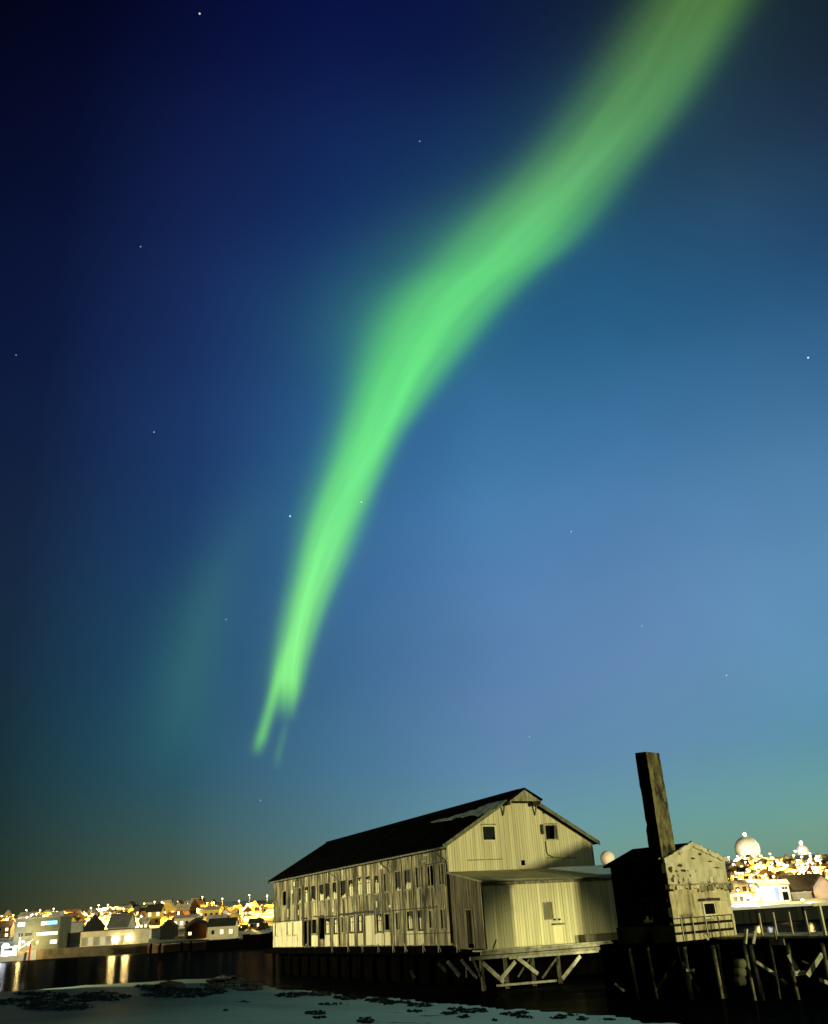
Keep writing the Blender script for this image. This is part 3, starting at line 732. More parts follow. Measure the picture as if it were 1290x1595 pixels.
# dark patches of fallen plaster, darker bricks below
for t, z, w_, h in ((1.3, 3.47, .9, .08), (.8, 3.45, .3, .07), (1.5, 2.98, .1, .12), (.45, 3.2, .25, .08), (1.95, 2.98, .08, .08), (2.6, 4.12, .5, .06), (3.5, 4.35, .4, .07), (4.4, 3.95, .5, .05), (.15, 3.55, .5, .22), (.3, 3.0, .3, .16), (1.1, 3.75, .6, .10), (.9, 2.85, .22, .1), (4.9, 3.6, .7, .05), (2.2, 3.2, .14, .07)):
    poly = [H.w(-.068, t + w_ * .5 + w_ * .5 * math.cos(a) * random.uniform(.6, 1.1), z + h * math.sin(a) * random.uniform(.6, 1.1)) for a in [i * math.pi / 5 for i in range(10)]]
    mb = MB(); mb.prism(poly, H.a * .02, .3); mb.build('bare_brick_patch', rust_m, hs_)
hlw = (1.28, 2.1, .85, 2.08)
mb = MB(); plate(mb, hl_put, lins(.02, HL, 9, hlw[:2]), lins(.72, HE, 9, hlw[2:]), [hlw], tone=(.4, 1)); mb.build('side_wall', shade_wall_m, hs_)
mb = MB(); plate(mb, lambda u, d, z: H.w(u, -d - .04, z), lins(.02, HL + .1, 8), lins(-.5, .72, 4), [(1.5, 1.75, -.6, .35)], tone=(.4, 1)); mb.build('plinth', plinth_m, hs_)
m = MB(); ring(m, hl_put, hlw[0], hlw[1], hlw[2], hlw[3], .07, -.15, -.05, .6); wn = m.build('window', plinth_m, hs_)
m = MB(); slab(m, hl_put, hlw[0], hlw[1], hlw[2], hlw[3], -.3, -.27); m.build('opening', hole_m, wn)
m = MB()
for a, b, c in ((1.36, 1.44, .26), (1.5, 1.6, .12), (1.68, 1.84, .3), (1.9, 1.98, .16)): slab(m, hl_put, a, b, .92, .92 + c, -.14, -.12, 1)
m.build('broken_pane', panel_m, wn)
mb = MB(); mb.box(H, .25, HL, HW - .2, HW, -.1, HE - .1); mb.box(H, HL - .2, HL, .2, HW - .2, -.1, HE - .1); mb.prism([H.w(HL - .2, .1, HE - .1), H.w(HL - .2, HW - .1, HE - .1), H.w(HL - .2, HW * .46, HP - .1)], H.a * .2); mb.build('rear_wall', shade_wall_m, hs_)
mb = MB()
for te, tp in ((-.28, HW * .46), (HW + .22, HW * .46)):
    ze = hslope(0) - (HP - HE) / (HW * .46) * .28
    mb.hexa([H.w(-.04, te, ze), H.w(HL + .3, te, ze), H.w(HL + .3, tp, HP), H.w(-.04, tp, HP), H.w(-.04, te, ze + .12), H.w(HL + .3, te, ze + .12), H.w(HL + .3, tp, HP + .13), H.w(-.04, tp, HP + .13)])
hroof = mb.build('roof', roof_m, hs_)
mb = MB()
for te, tp, n in ((-.2, HW * .46, 11), (HW + .2, HW * .46, 13)):
    for i in range(n):
        a, b = te + (tp - te) * i / n, te + (tp - te) * (i + 1) / n
        za, zb = [hslope(max(min(q, HW), 0)) + .02 + .05 * math.sin(q * 7.3) - .03 * (i % 3 == 1) for q in (a, b)]
        mb.hexa([H.w(-.16, a, za - .1), H.w(.0, a, za - .1), H.w(.0, b, zb - .1), H.w(-.16, b, zb - .1), H.w(-.16, a, za + .15), H.w(.0, a, za + .15), H.w(.0, b, zb + .15), H.w(-.16, b, zb + .15)], random.uniform(.7, 1))
mb.build('coping', plaster_m, hs_)
# chimney: rough rendered shaft, chipped edges, shade painted near black on its unlit side
CZ, cs0, cs1, ct0, ct1 = 10.05, .18, .98, .12, 1.58
cf, cd = MB(), MB()
zs = [2.0 + (CZ - 2.0) * i / 26 for i in range(27)]
rings = []
for j, z in enumerate(zs):
    q = lambda a: random.uniform(-a, a)
    chip = (.0 if j < 13 else .05 if j < 19 else .0) + (.05 if j in (13, 19) else 0)
    taper = .035 * (z - 4) / 6
    e0 = (cs0 + taper * .3 + q(.008), ct0 + taper + q(.012) + (.03 if j in (19, 22) else 0)); e1 = (cs1 - taper * .2 + q(.008) - chip, ct0 + taper + q(.008))
    e2 = (cs1 - taper, ct1 - taper); e3 = (cs0 + taper * .3 + q(.008), ct1 - taper + q(.012) - (.04 if j in (15, 21, 25) else 0))
    if j == 26: e1 = (e1[0] - .02, e1[1])
    zz = [z + (q(.05) if j == 26 else 0) for _ in range(4)]
    rings.append([H.w(*e, h) for e, h in zip((e0, e1, e2, e3), zz)])
for j in range(26):
    a, b = rings[j], rings[j + 1]
    cf.add([a[3], a[0], b[0], b[3]], [(0, 1, 2, 3)], random.uniform(.75, 1)); cf.add([a[2], a[3], b[3], b[2]], [(0, 1, 2, 3)], .5)
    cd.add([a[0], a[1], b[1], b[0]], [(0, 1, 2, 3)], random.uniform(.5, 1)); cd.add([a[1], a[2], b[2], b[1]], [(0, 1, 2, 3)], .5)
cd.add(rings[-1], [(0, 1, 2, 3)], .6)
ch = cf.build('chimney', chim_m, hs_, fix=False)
cd.build('shaded_face', material('chimney shade', (.020, .012, .008), (.005, .004, .003), (1, 1, .6), 1.0, bump=.8, bscale=6, tone=.5, spec=0), ch, fix=False)
m = MB(); m.tube([H.w(1.3, HW * .46, HP), H.w(1.3, HW * .46, HP + .62), H.w(1.32, HW * .46 - .05, HP + .78), H.w(1.35, HW * .46 - .1, HP + .86)], .07, 8); m.build('stovepipe', rail_m, hs_)
m = MB(); m.tube([H.w(-.02, .05, 2.5), H.w(-.25, .05, 2.45)], .06, 8); m.build('bracket', rust_m, hs_)
m = MB(); m.blob(H.w(.2, -.15, HE + .1), .07, .07, .09); m.build('insulator', panel_m, hs_)

# ------------------------------------------------------------------ pier deck under the boiler house, running off to the right
hp = thing('boiler_house_pier', H.w(2, 4, -DECK), 'plank pier deck on leaning piles beneath the boiler house and its walkway', 'pier')
E0, E1, E2, E3 = (at_height(x, y, DECK - .06) for x, y in ((1057, 1461), (1143, 1458.5), (1290, 1457.5), (1345, 1456.5)))
e1 = (E3 - E0).normalized(); perp = Vector((-e1.y, e1.x, 0))
mb = MB()
n = 90
L = (E3 - E0).length + 10
for i in range(n):
    a, b = E0 + e1 * (L * i / n), E0 + e1 * (L * (i + 1) / n - .02)
    dz = Vector((0, 0, random.uniform(-.015, .015))); dpt = perp * (4.5 + random.uniform(-.1, .1))
    q = perp * random.uniform(-.05, .05)
    mb.hexa([a + q + dz - Vector((0, 0, .1)), b + q + dz - Vector((0, 0, .1)), b + dpt - Vector((0, 0, .1)), a + dpt - Vector((0, 0, .1)), a + q + dz, b + q + dz, b + dpt, a + dpt], random.uniform(.4, 1))
mb.build('deck', deck_wood, hp)
mb = MB(); mb.beam(E0 + Vector((0, 0, -.2)) - perp * .03, E0 + e1 * L + Vector((0, 0, -.2)) - perp * .03, .1, .18, .7)
mb.build('edge_beam', tar_shade, hp)
mb = MB(); mb.box(H, -.3, HL + 1.2, -.35, HW + .3, -.5, -.11); mb.build('house_slab', tar_shade, hp)
mb = MB()
for i in range(60):
    a = E0 + e1 * (-1 + i * .45) + perp * 4.7
    mb.hexa([Vector((p.x, p.y, zz)) for zz in (-.6, DECK - .2) for p in (a, a + e1 * .43, a + e1 * .43 + perp * .06, a + perp * .06)], random.uniform(.3, 1))
for i in range(16):
    mb.box(H, -.2 + i * .36, -.2 + i * .36 + .35, .5, .56, -DECK - .6, -.4, random.uniform(.3, 1)); mb.box(H, .1, .16, .56 + i * .4, .56 + i * .4 + .39, -DECK - .6, -.4, random.uniform(.3, 1))
mb.build('shade_backing', tar_shade, hp)  # black boards added so the gap under the house reads as shade
YE = E1.y
def pile(x0, y0, x1, y1, dep, r, tn, mat=None, top=None):
    p = at_depth(x0, y0, dep); q = at_depth(x1, y1, dep)
    d = (q - p) / max(.01, (p.z - q.z))
    k = (p.z + .9); q = p + d * k
    tp = p - d * ((DECK - .3) - p.z)
    m = MB(); m.tube([q, (q + tp) / 2 + Vector((random.uniform(-.04, .04), 0, 0)), tp], r * .75, 8, tn); m.build('pile', mat or lit_pile, hp)
for a in ((980, 1475, 996, 1562, 55.5, .10, .45), (1019, 1530, 1023, 1552, 55, .09, .3), (1061, 1496, 1067, 1522, 53.5, .05, .35), (1069, 1493, 1075, 1534, 53.2, .12, .7), (1113, 1487, 1122.5, 1539, 53, .13, .85),
          (1123, 1500, 1126, 1520, 54.5, .08, .4), (1161, 1480, 1174, 1545, 51, .11, .6), (1175, 1497, 1184, 1538, 50.5, .13, .65), (1205, 1500, 1212, 1540, 51, .08, .3), (1231, 1490, 1241, 1540, 50, .12, .35), (1283, 1480, 1293, 1535, 48.5, .12, .5), (1312, 1480, 1322, 1535, 47.5, .12, .5)):
    pile(*a)
for x in (958, 1003, 1040, 1090, 1140, 1195, 1222, 1262, 1275, 1305): pile(x, 1485, x + 8, 1540, 56.5 - (x - 950) * .012, .15, .2, tar_shade)  # piles out of the light, coloured near black
for (x0, y0, x1, y1, dep, wd, tn) in ((1178, 1498, 1210, 1519, 50.2, .13, .8), (1215, 1525, 1227, 1533, 50.2, .14, .45), (958, 1532, 973, 1544, 55, .12, .3), (1281, 1486, 1258, 1520, 49, .20, 1), (1228, 1487, 1247, 1519, 49.6, .18, .8), (1233, 1517, 1256, 1515, 49.3, .2, .9),
                                      (1277, 1526, 1300, 1535, 48.8, .16, .9), (1069, 1511, 1082, 1512, 53.0, .14, .8), (1250, 1497, 1262, 1502, 50, .08, .4), (1128, 1537, 1134, 1564, 53, .14, .3)):
    p, q = at_depth(x0, y0, dep), at_depth(x1, y1, dep)
    m = MB(); m.beam(p, q, wd, .08, tn, up=Vector((0, 1, 0))); m.build('brace', pale_wood if tn > .75 else lit_pile, hp)  # tone and timber colour carry how brightly each brace is lit
for x0, x1, y0, y1, dp in ((972, 1010, 1490, 1540, 56), (1021, 1052, 1545, 1496, 55.5), (1063, 1090, 1500, 1545, 54), (1100, 1075, 1490, 1535, 54), (1128, 1150, 1492, 1530, 53), (1210, 1236, 1545, 1500, 51), (1240, 1268, 1500, 1545, 50.5), (1262, 1296, 1545, 1495, 50), (1190, 1225, 1486, 1512, 51.5)):
    m = MB(); m.beam(at_depth(x0, y0, dp), at_depth(x1, y1, dp), .12, .07, .2, up=Vector((0, 1, 0))); m.build('brace', lit_pile if x0 % 2 else tar_shade, hp)
for (x0, y0, x1, y1) in ((1163, 1447, 1161, 1470), (1177, 1450, 1173.5, 1470), (1097, 1456, 1104, 1464)):
    dp = 52.3 - (x0 - 1097) * .045; p, q = at_depth(x0, y0, dp), at_depth(x1, y1, dp)
    m = MB(); m.beam(p, q, .12, .12, .9); m.build('stub_post', post_m, hp)
m = MB(); c0 = at_depth(1210, 1467.5, 47.2); m.hexa([c0 + e1 * a + Vector((0, 0, z)) - perp * b for z in (-.13, .13) for a, b in ((-.45, 0), (.45, 0), (.45, -.06), (-.45, -.06))], .8)
m.beam(c0 + Vector((0, 0, .1)), c0 + Vector((0, 0, .55)), .07, .07, .8); m.build('hanging_board', deck_wood, hp)
fd = thing('pile_fender', at_depth(1155, 1540, 50.3), 'stack of old pale tyres hung as a fender on a pier pile', 'fender')
for k in range(3):
    c = at_depth(1153.5, 1501 + 13.5 * k, 50.3); m = MB(); r0 = .27
    m.lathe(c, [(r0 * .7, -.2), (r0, -.12), (r0 * 1.05, 0), (r0, .12), (r0 * .7, .2)], 14, .4 if k < 2 else .1); m.build('tyre', lit_pile, fd)

# railings
def railing(bases, ytop, rails, label, mat, wd, rot=None):
    r = thing('railing', bases[0], label, 'railing')
    for b in bases:
        m = MB(); m.beam(b, b + Vector((random.uniform(-.02, .02), 0, ytop)), wd, wd, random.uniform(.75, 1)); m.build('post', mat, r)
    for h, w_, mm in rails:
        for p, q in zip(bases, bases[1:]):
            m = MB(); m.beam(p + Vector((0, 0, h)) - perp * .05, q + Vector((0, 0, h)) - perp * .05, .04, w_, .8); m.build('rail', mm, r)
    return r
def hb(px, s=-.5): t = H.on_s(px, 1459, s)[1]; return H.w(s, t, -.06)
railing([hb(x) for x in (1065, 1083, 1103.5, 1123, 1146)], 1.12, ((1.10, .05, rail_m), (.78, .13, rail_m), (.36, .13, rail_m)), 'low railing with dark flat rails before the boiler house window', post_m, .06)
db = lambda x, y: at_height(x, y, DECK - .06)
railing([db(1188, 1457), db(1211, 1456.5), db(1235.5, 1456), db(1261, 1455.5)], 1.12, (), 'row of bare pale railing posts along the open walkway', post_m, .08)
g = thing('gate_frame', db(1285, 1457), 'taller pale gate frame at the walkway end', 'gate')
b0 = db(1286, 1457); b1 = b0 + perp * 1.0 + e1 * .35
for b in (b0, b1):
    m = MB(); m.beam(b, b + Vector((0, 0, 1.36)), .13, .13); m.build('post', panel_m, g)
m = MB(); m.beam(b0 + Vector((-.3, 0, 1.38)), b1 + Vector((.5, 0, 1.38)), .1, .1); m.build('lintel', panel_m, g)

# ------------------------------------------------------------------ unseen boathouse added right of the frame to shade shed and gable
NV, LV = Vector((.69, .72, 0)), Vector((.72, -.69, 0))
BH = Frame(0, 0, 0); BH.o = NV * 60.5 + LV * -17 + Vector((0, 0, DECK)); BH.a = NV; BH.b = LV
bh = thing('boathouse', BH.w(6, 3, 0), 'shade-black tarred timber boathouse, unseen, added to shade the shed and gable', 'boathouse')
mb = MB(); BHW = 12.4; BHE, BHR = 5.4, 7.4
def bhtop(a): return BHE + (BHR - BHE) * (1 - abs(a - BHW / 2) / (BHW / 2))
for i in range(60):
    a = BHW * i / 60
    for t0 in (0, 5.95): mb.box(BH, a, a + .2, t0, t0 + .05, -.4, bhtop(a + .1) - .03, random.uniform(.4, 1))
for i in range(28):
    b = .06 + 5.86 * i / 28
    for s0 in (0, BHW - .05): mb.box(BH, s0, s0 + .05, b, b + .2, -.4, BHE, random.uniform(.4, 1))
mb.build('wall', tar_shade, bh)
mb = MB()
for s0 in (-.25, BHW + .25):
    ze = BHE - .1
    mb.hexa([BH.w(s0, -.3, ze), BH.w(BHW / 2, -.3, BHR), BH.w(BHW / 2, 6.3, BHR), BH.w(s0, 6.3, ze), BH.w(s0, -.3, ze + .15), BH.w(BHW / 2, -.3, BHR + .15), BH.w(BHW / 2, 6.3, BHR + .15), BH.w(s0, 6.3, ze + .15)])
mb.build('roof', roof_m, bh)
mb = MB(); mb.box(BH, -.5, 13, -.5, 6.5, -.7, -.4)
for s in (.5, 4.5, 8.5, 12.2):
    for t in (0.3, 5.7): mb.tube([BH.w(s, t, -DECK - 1), BH.w(s, t, -.7)], .16, 8)
mb.build('pile_deck', tar_shade, bh)

# ------------------------------------------------------------------ unseen floodlight and dolphin, added left of frame: assumed light on the long wall
FL = Vector((-46, 90, 0))
fl = thing('assumed_floodlight_mast', FL, 'assumed floodlight mast on a timber dolphin, unseen, added to light the long wall', 'floodlight')
m = MB()
for dx, dy in ((-.5, -.5), (.5, -.5), (0, .6)): m.tube([FL + Vector((dx * 1.8, dy * 1.8, -1)), FL + Vector((dx * .5, dy * .5, 2.8))], .16, 8)
m.lathe(FL + Vector((0, 0, 2.7)), [(.7, 0), (.7, .25)], 12); m.build('dolphin', tar_shade, fl)
m = MB(); m.tube([FL + Vector((0, 0, 2.9)), FL + Vector((0, 0, 9))], .09, 8, r2=.06); m.build('mast', gutter_m, fl)
tgt = W.w(23, 0, 2.6)
hd = FL + Vector((.3, -.1, 9.0)); dv = (tgt - hd).normalized()
m = MB(); m.beam(hd - dv * .15, hd + dv * .1, .5, .35); m.build('lamp_housing', gutter_m, fl)
ld = bpy.data.lights.new('floodlight', 'SPOT'); ld.energy = 72000; ld.color = (1, .92, .56); ld.spot_size = R(69); ld.spot_blend = .12; ld.shadow_soft_size = .25  # assumed lamp out of view, added to brighten the long wall
lo_ = bpy.data.objects.new('floodlight', ld); col.objects.link(lo_); lo_.parent = fl; lo_.location = hd + dv * .3 - FL; lo_.rotation_euler = dv.to_track_quat('-Z', 'Y').to_euler()
# hidden lamp added behind the boiler house to light the foot of the lean-to
wl_p = H.w(HL + .5, 3.2, 1.3)
wl_ = thing('fill_lantern', wl_p, 'unseen lamp added behind the boiler house', 'lantern')
m = MB(); m.beam(wl_p - H.a * .5, wl_p, .06, .06); m.build('arm', rail_m, wl_)
m = MB(); m.lathe(wl_p + Vector((0, 0, .02)), [(.18, 0), (.12, .1), (.04, .14)], 12); m.build('lamp_shade', rail_m, wl_)
ld = bpy.data.lights.new('fill_lantern', 'SPOT'); ld.energy = 4200; ld.color = (1, .95, .55); ld.spot_size = R(64); ld.spot_blend = .9; ld.shadow_soft_size = .15
dv = (W.w(DS, 4.6, -2.6) - wl_p).normalized()
lo_ = bpy.data.objects.new('fill_lantern', ld); col.objects.link(lo_); lo_.parent = wl_; lo_.location = Vector((0, 0, -.05)); lo_.rotation_euler = dv.to_track_quat('-Z', 'Y').to_euler()

# ------------------------------------------------------------------ near shore
TAB = [(-180, 60), (-80, 96), (-40, 99), (-24.6, 99), (-21.5, 98), (-19, 99.6), (-16.4, 97), (-13.9, 96.6), (-12.3, 93.4), (-10.7, 82), (-8.8, 66.6), (-6, 56.4), (-2.5, 47), (.3, 40.8), (3.8, 34.9), (7.2, 31.8), (10.6, 29.4), (12.6, 28), (14.5, 26), (17, 23), (24, 20), (36, 22), (50, 31), (65, 42), (80, 48), (110, 60), (180, 60)]
def edge_d(az_):
    for (a, d), (b, e) in zip(TAB, TAB[1:]):
        if a <= az_ <= b: return d + (e - d) * (az_ - a) / (b - a)
    return 60
def crest(az_): return .8 + .8 * max(0, min(1, (az_ + 12) / 16))
from mathutils import noise as mnoise
def shore(az_, d):
    D = edge_d(az_); D += .9 * mnoise.noise((az_ * .5, 3.1, 0)) + .35 * mnoise.noise((az_ * 2.2, 7, 0))
    zc = crest(az_)
    x, y = d * math.sin(R(az_)), d * math.cos(R(az_))
    c, a = .69 * x + .72 * y, .72 * x - .69 * y
    if d < D: z = 2.74 + (zc - 2.74) * (d / D)
    else: z = max(-1.5, zc - (d - D) * .8)
    z += .06 * mnoise.noise((x * .22, y * .22, 1)) + .05 * mnoise.noise((x * .06, y * .06, 5))
    if d < D:
        f = max(0, min(1, (a - 8) / 9)) * max(0, min(1, (36 - c) / 3)) * max(0, min(1, (D - d) / 3))
        z += 4.2 * f * f * (3 - 2 * f)  # unseen bank raised behind the camera to shade the foreground snow
    return z
angs = [-180 + 3 * i for i in range(48)] + [-36 + .4 * i for i in range(165)] + [30 + 2.5 * i for i in range(60)]
rr = [0, 2, 5, 8, 11, 14, 17] + [19 + .9 * i for i in range(98)]
vs, fs = [], []
for a in angs:
    D = edge_d(a)
    for d in rr: vs.append((d * math.sin(R(a)), d * math.cos(R(a)), shore(a, d)))
n = len(rr)
for i in range(len(angs)):
    i2 = (i + 1) % len(angs)
    for k in range(n - 1): fs.append((i * n + k, i2 * n + k, i2 * n + k + 1, i * n + k + 1))
mb = MB(); mb.add(vs, fs, 1., True)
shore_m = material('shore snow', (.78, .84, .74), (.62, .70, .60), (1, 1, 1), .12, .35, .7, c3=(.03, .034, .022), scale3=(1, 1, 1), noise3=.35, lo3=.66, hi3=.70, bump=1.0, bscale=1.3, rough=.7)
t_ = shore_m.node_tree; p_ = t_.nodes['Principled BSDF']; ln = p_.inputs['Base Color'].links[0]; src = ln.from_socket
tcx = N(t_, 'ShaderNodeTexCoord'); sx_ = N(t_, 'ShaderNodeSeparateXYZ'); t_.links.new(tcx.outputs['Object'], sx_.inputs[0])
nw = N(t_, 'ShaderNodeTexNoise'); t_.links.new(tcx.outputs['Object'], nw.inputs['Vector']); nw.inputs['Scale'].default_value = .11; nw.inputs['Detail'].default_value = 5
wet = M_('ADD', sx_.outputs[0], M_('MULTIPLY', nw.outputs[0], 9.0, tree=t_), tree=t_)
t_.links.new(mixc(t_, linmap(t_, wet, -9, 7), (.028, .052, .036), src), p_.inputs['Base Color'])  # base colour gets darker towards the left
structure(mb.build('snowy_shore', shore_m))

def on_shore(px, py):
    d = ray(px, py); k = 2.
    while k < 140:
        p = CAM + d * (k / math.hypot(d.x, d.y))
        if p.z < shore(math.degrees(math.atan2(p.x, p.y)), k): return p, k
        k += .15
    return None, None
weed_m = material('wet black seaweed', (.012, .013, .008), (.022, .024, .013), (1, 1, 1), 3, rough=.85, spec=.15)
mb = MB()
PATCH = [(40, 1562, 45, 7, 40), (110, 1556, 70, 6, 70), (160, 1553, 40, 7, 45), (90, 1569, 60, 6, 50), (60, 1549, 40, 3, 25), (255, 1541, 35, 6, 60), (310, 1545, 45, 5, 60), (275, 1551, 55, 4, 60), (345, 1535, 30, 5, 40), (225, 1537, 14, 2, 12), (385, 1541, 25, 3, 18),
         (450, 1551, 22, 4, 26), (490, 1549, 30, 3, 22), (545, 1555, 25, 3.5, 30), (590, 1559, 22, 4, 30), (605, 1563, 14, 3, 15), (492, 1578, 16, 3, 14), (498, 1586, 10, 2, 6), (570, 1590, 14, 5, 20), (520, 1565, 25, 1.5, 8),
         (625, 1562, 14, 2, 10), (655, 1566, 22, 3, 22), (650, 1576, 14, 2, 10), (712, 1573, 14, 2.5, 12), (735, 1575, 26, 3.5, 30), (700, 1579, 12, 2, 8), (722, 1585, 10, 2, 7), (795, 1581, 16, 3, 15), (815, 1578, 10, 2, 8), (820, 1585, 14, 2, 9), (870, 1586, 14, 2, 9), (908, 1588, 10, 2.5, 8), (945, 1589, 14, 1.5, 8), (885, 1582, 20, 1.2, 8), (380, 1561, 10, 1, 4), (350, 1575, 4, 1, 2), (770, 1590, 4, 1, 3)]
for cx_, cy_, rx, ry, n in PATCH:
    for _ in range(int(n * 3)):
        a = random.uniform(0, 6.28); q = math.sqrt(random.random())
        p, k = on_shore(cx_ + rx * q * math.cos(a), cy_ + ry * q * math.sin(a))
        if p is None: continue
        s = k / 1431 * random.uniform(.5, 2.2)
        mb.blob(p + Vector((0, 0, .01)), s * random.uniform(.8, 2.2), s * random.uniform(2, 5), s * random.uniform(.4, 1.1), .5, random.uniform(.5, 1), 7, 4)
stuff(mb.build('seaweed', weed_m))
rock_m = material('wet shore rock', (.012, .013, .009), (.005, .006, .004), (1, 1, 1), 4, rough=.7, bump=.6)
for (x, y, r_, lab) in ((336, 1531, .45, 'dark low shore rock at the water edge, leftmost of its row'), (352, 1528, .6, 'highest dark shore rock at the waterline'), (372, 1532, .5, 'dark shore rock just right of the highest one'), (392, 1538, .45, 'small dark rock at the foot of the snowy bank'), (262, 1541, .7, 'broad black rock lying in the snow left of the rock row')):
    p, k = on_shore(x, y)
    if p is None: p = at_depth(x, y, 78)
    rk = thing('shore_rock', p, lab, 'rock', 'dark rocks along the shore')
    m = MB(); m.blob(p + Vector((0, 0, .1)), r_ * 1.6, r_ * 1.2, r_ * .45, .3, 1, 11, 7); m.build('stone', rock_m, rk)

# ------------------------------------------------------------------ water
wm = bpy.data.materials.new('harbour water'); wm.use_nodes = True
t = wm.node_tree; t.nodes.clear()
tc = N(t, 'ShaderNodeTexCoord'); mp = N(t, 'ShaderNodeMapping'); t.links.new(tc.outputs['Object'], mp.inputs[0]); mp.inputs['Scale'].default_value = (.14, 1, 1)
nn = N(t, 'ShaderNodeTexNoise'); t.links.new(mp.outputs[0], nn.inputs['Vector']); nn.inputs['Scale'].default_value = .35; nn.inputs['Detail'].default_value = 5
bp = N(t, 'ShaderNodeBump'); bp.inputs['Strength'].default_value = .30; bp.inputs['Distance'].default_value = .35; t.links.new(nn.outputs[0], bp.inputs['Height'])
gl = N(t, 'ShaderNodeBsdfGlossy'); gl.inputs['Color'].default_value = (.04, .04, .04, 1); gl.inputs['Roughness'].default_value = .16; t.links.new(bp.outputs[0], gl.inputs['Normal'])
df = N(t, 'ShaderNodeBsdfDiffuse'); df.inputs['Color'].default_value = (.004, .006, .006, 1)
ad = N(t, 'ShaderNodeMixShader'); ad.inputs[0].default_value = .6; t.links.new(df.outputs[0], ad.inputs[1]); t.links.new(gl.outputs[0], ad.inputs[2])
mo = N(t, 'ShaderNodeOutputMaterial'); t.links.new(ad.outputs[0], mo.inputs[0])
mb = MB(); mb.add([(-3000, -800, 0), (3000, -800, 0), (3000, 4500, 0), (-3000, 4500, 0)], [(0, 1, 2, 3)]); structure(mb.build('water', wm, fix=False))

# ------------------------------------------------------------------ the town across the harbour
def sstep(a, b, x):
    t = max(0., min(1., (x - a) / (b - a))); return t * t * (3 - 2 * t)
def quay_y(x): return 338 - 90 * sstep(-30, 60, x)
def land(x, y):
    r = y - quay_y(x)
    top = 21 + 3 * sstep(60, 140, x)
    z = 3.0 + top * (1 - math.exp(-max(r - 8, 0) / 125.))
    if r > 10: z += (1.4 * mnoise.noise((x * .018, y * .018, 2)) + .4 * mnoise.noise((x * .07, y * .07, 9))) * sstep(10, 50, r)
    return z
vs, fs = [], []
xs = [-420 + 7 * i for i in range(130)]; rs = [0, 4, 8, 12] + [16 + 7 * i for i in range(60)] + [470 + 60 * i for i in range(14)]
for x in xs:
    for r in rs: vs.append((x, quay_y(x) + r, land(x, quay_y(x) + r) if r < 430 else land(x, quay_y(x) + 430) - (r - 430) * .03))
n = len(rs)
for i in range(len(xs) - 1):
    for k in range(n - 1): fs.append((i * n + k, (i + 1) * n + k, (i + 1) * n + k + 1, i * n + k + 1))
hill_m = material('town hillside snow', (.62, .60, .52), (.30, .26, .18), (1, 1, 1), .06, .38, .62, c3=(.07, .06, .04), scale3=(1, 1, 1), noise3=.05, lo3=.54, hi3=.62, rough=.9)
mb = MB(); mb.add(vs, fs, 1., True); structure(mb.build('hill', hill_m))
quay_m = material('harbour concrete', (.15, .125, .075), (.07, .06, .035), (1, 1, 1), .3, rough=.9, tone=.5)
mb = MB()
for i in range(len(xs) - 1):
    a, b = Vector((xs[i], quay_y(xs[i]) - .05, 0)), Vector((xs[i + 1], quay_y(xs[i + 1]) - .05, 0))
    u = Vector((0, -.5, 0))
    mb.hexa([a + Vector((0, 0, -1.5)), b + Vector((0, 0, -1.5)), b + u + Vector((0, 0, -1.5)), a + u + Vector((0, 0, -1.5)), a + Vector((0, 0, 2.95)), b + Vector((0, 0, 2.95)), b + u + Vector((0, 0, 2.95)), a + u + Vector((0, 0, 2.95))], random.uniform(.3, 1))
structure(mb.build('quay_wall', quay_m))

def on_land(px, py, fall=470.):
    d = ray(px, py); k = 200.
    while k < 620:
        p = CAM + d * (k / d.y)
        if p.y > quay_y(p.x) and p.z < land(p.x, p.y): return Vector((p.x, p.y, land(p.x, p.y)))
        k += 1.
    p = at_depth(px, py, fall); return Vector((p.x, p.y, land(p.x, p.y)))

def lamp_material(name, c, s):
    return material(name, (.8, .8, .8), emit=c, estr=s)
WARM, SOD, COOL = (1, .70, .22), (1, .58, .08), (.86, .93, 1)
PALE = (1, .86, .62)
lampm = {WARM: lamp_material('warm lamp glass', (1, .85, .5), 9), SOD: lamp_material('sodium lamp glass', (1, .74, .3), 9), (1, .86, .62): lamp_material('pale lamp glass', (1, .9, .7), 9), COOL: lamp_material('white lamp glass', COOL, 9)}
lit_win = material('lit window', (.3, .25, .15), emit=(1, .78, .40), estr=2.2)
dim_win = material('dark town window', (.02, .02, .02), rough=.2)
town_cols = {
    'yellow': material('yellow town paint', (.66, .46, .08), (.52, .35, .06), (1, 1, 1), .5),
    'ochre': material('ochre town paint', (.50, .30, .07), (.40, .24, .05), (1, 1, 1), .5),
    'cream': material('cream town paint', (.66, .58, .38), (.52, .45, .28), (1, 1, 1), .5),
    'white': material('white town paint', (.78, .76, .72), (.66, .64, .6), (1, 1, 1), .5),
    'red': material('red town paint', (.16, .035, .02), (.10, .02, .012), (1, 1, 1), .5),
    'brown': material('brown town timber', (.07, .035, .018), (.045, .022, .012), (1, 1, 1), .5),
    'black': material('black town timber', (.006, .006, .006), (.012, .011, .01), (1, 1, 1), .5),
    'grey': material('grey green cladding', (.075, .085, .06), (.055, .064, .045), (1, 1, 1), .4),
    'pale': material('pale grey sheet', (.36, .35, .30), (.28, .27, .22), (1, 1, 1), .4),
    'pink': material('pale pink boards', (.62, .50, .50), (.50, .40, .40), (1, 1, 1), .4),
}
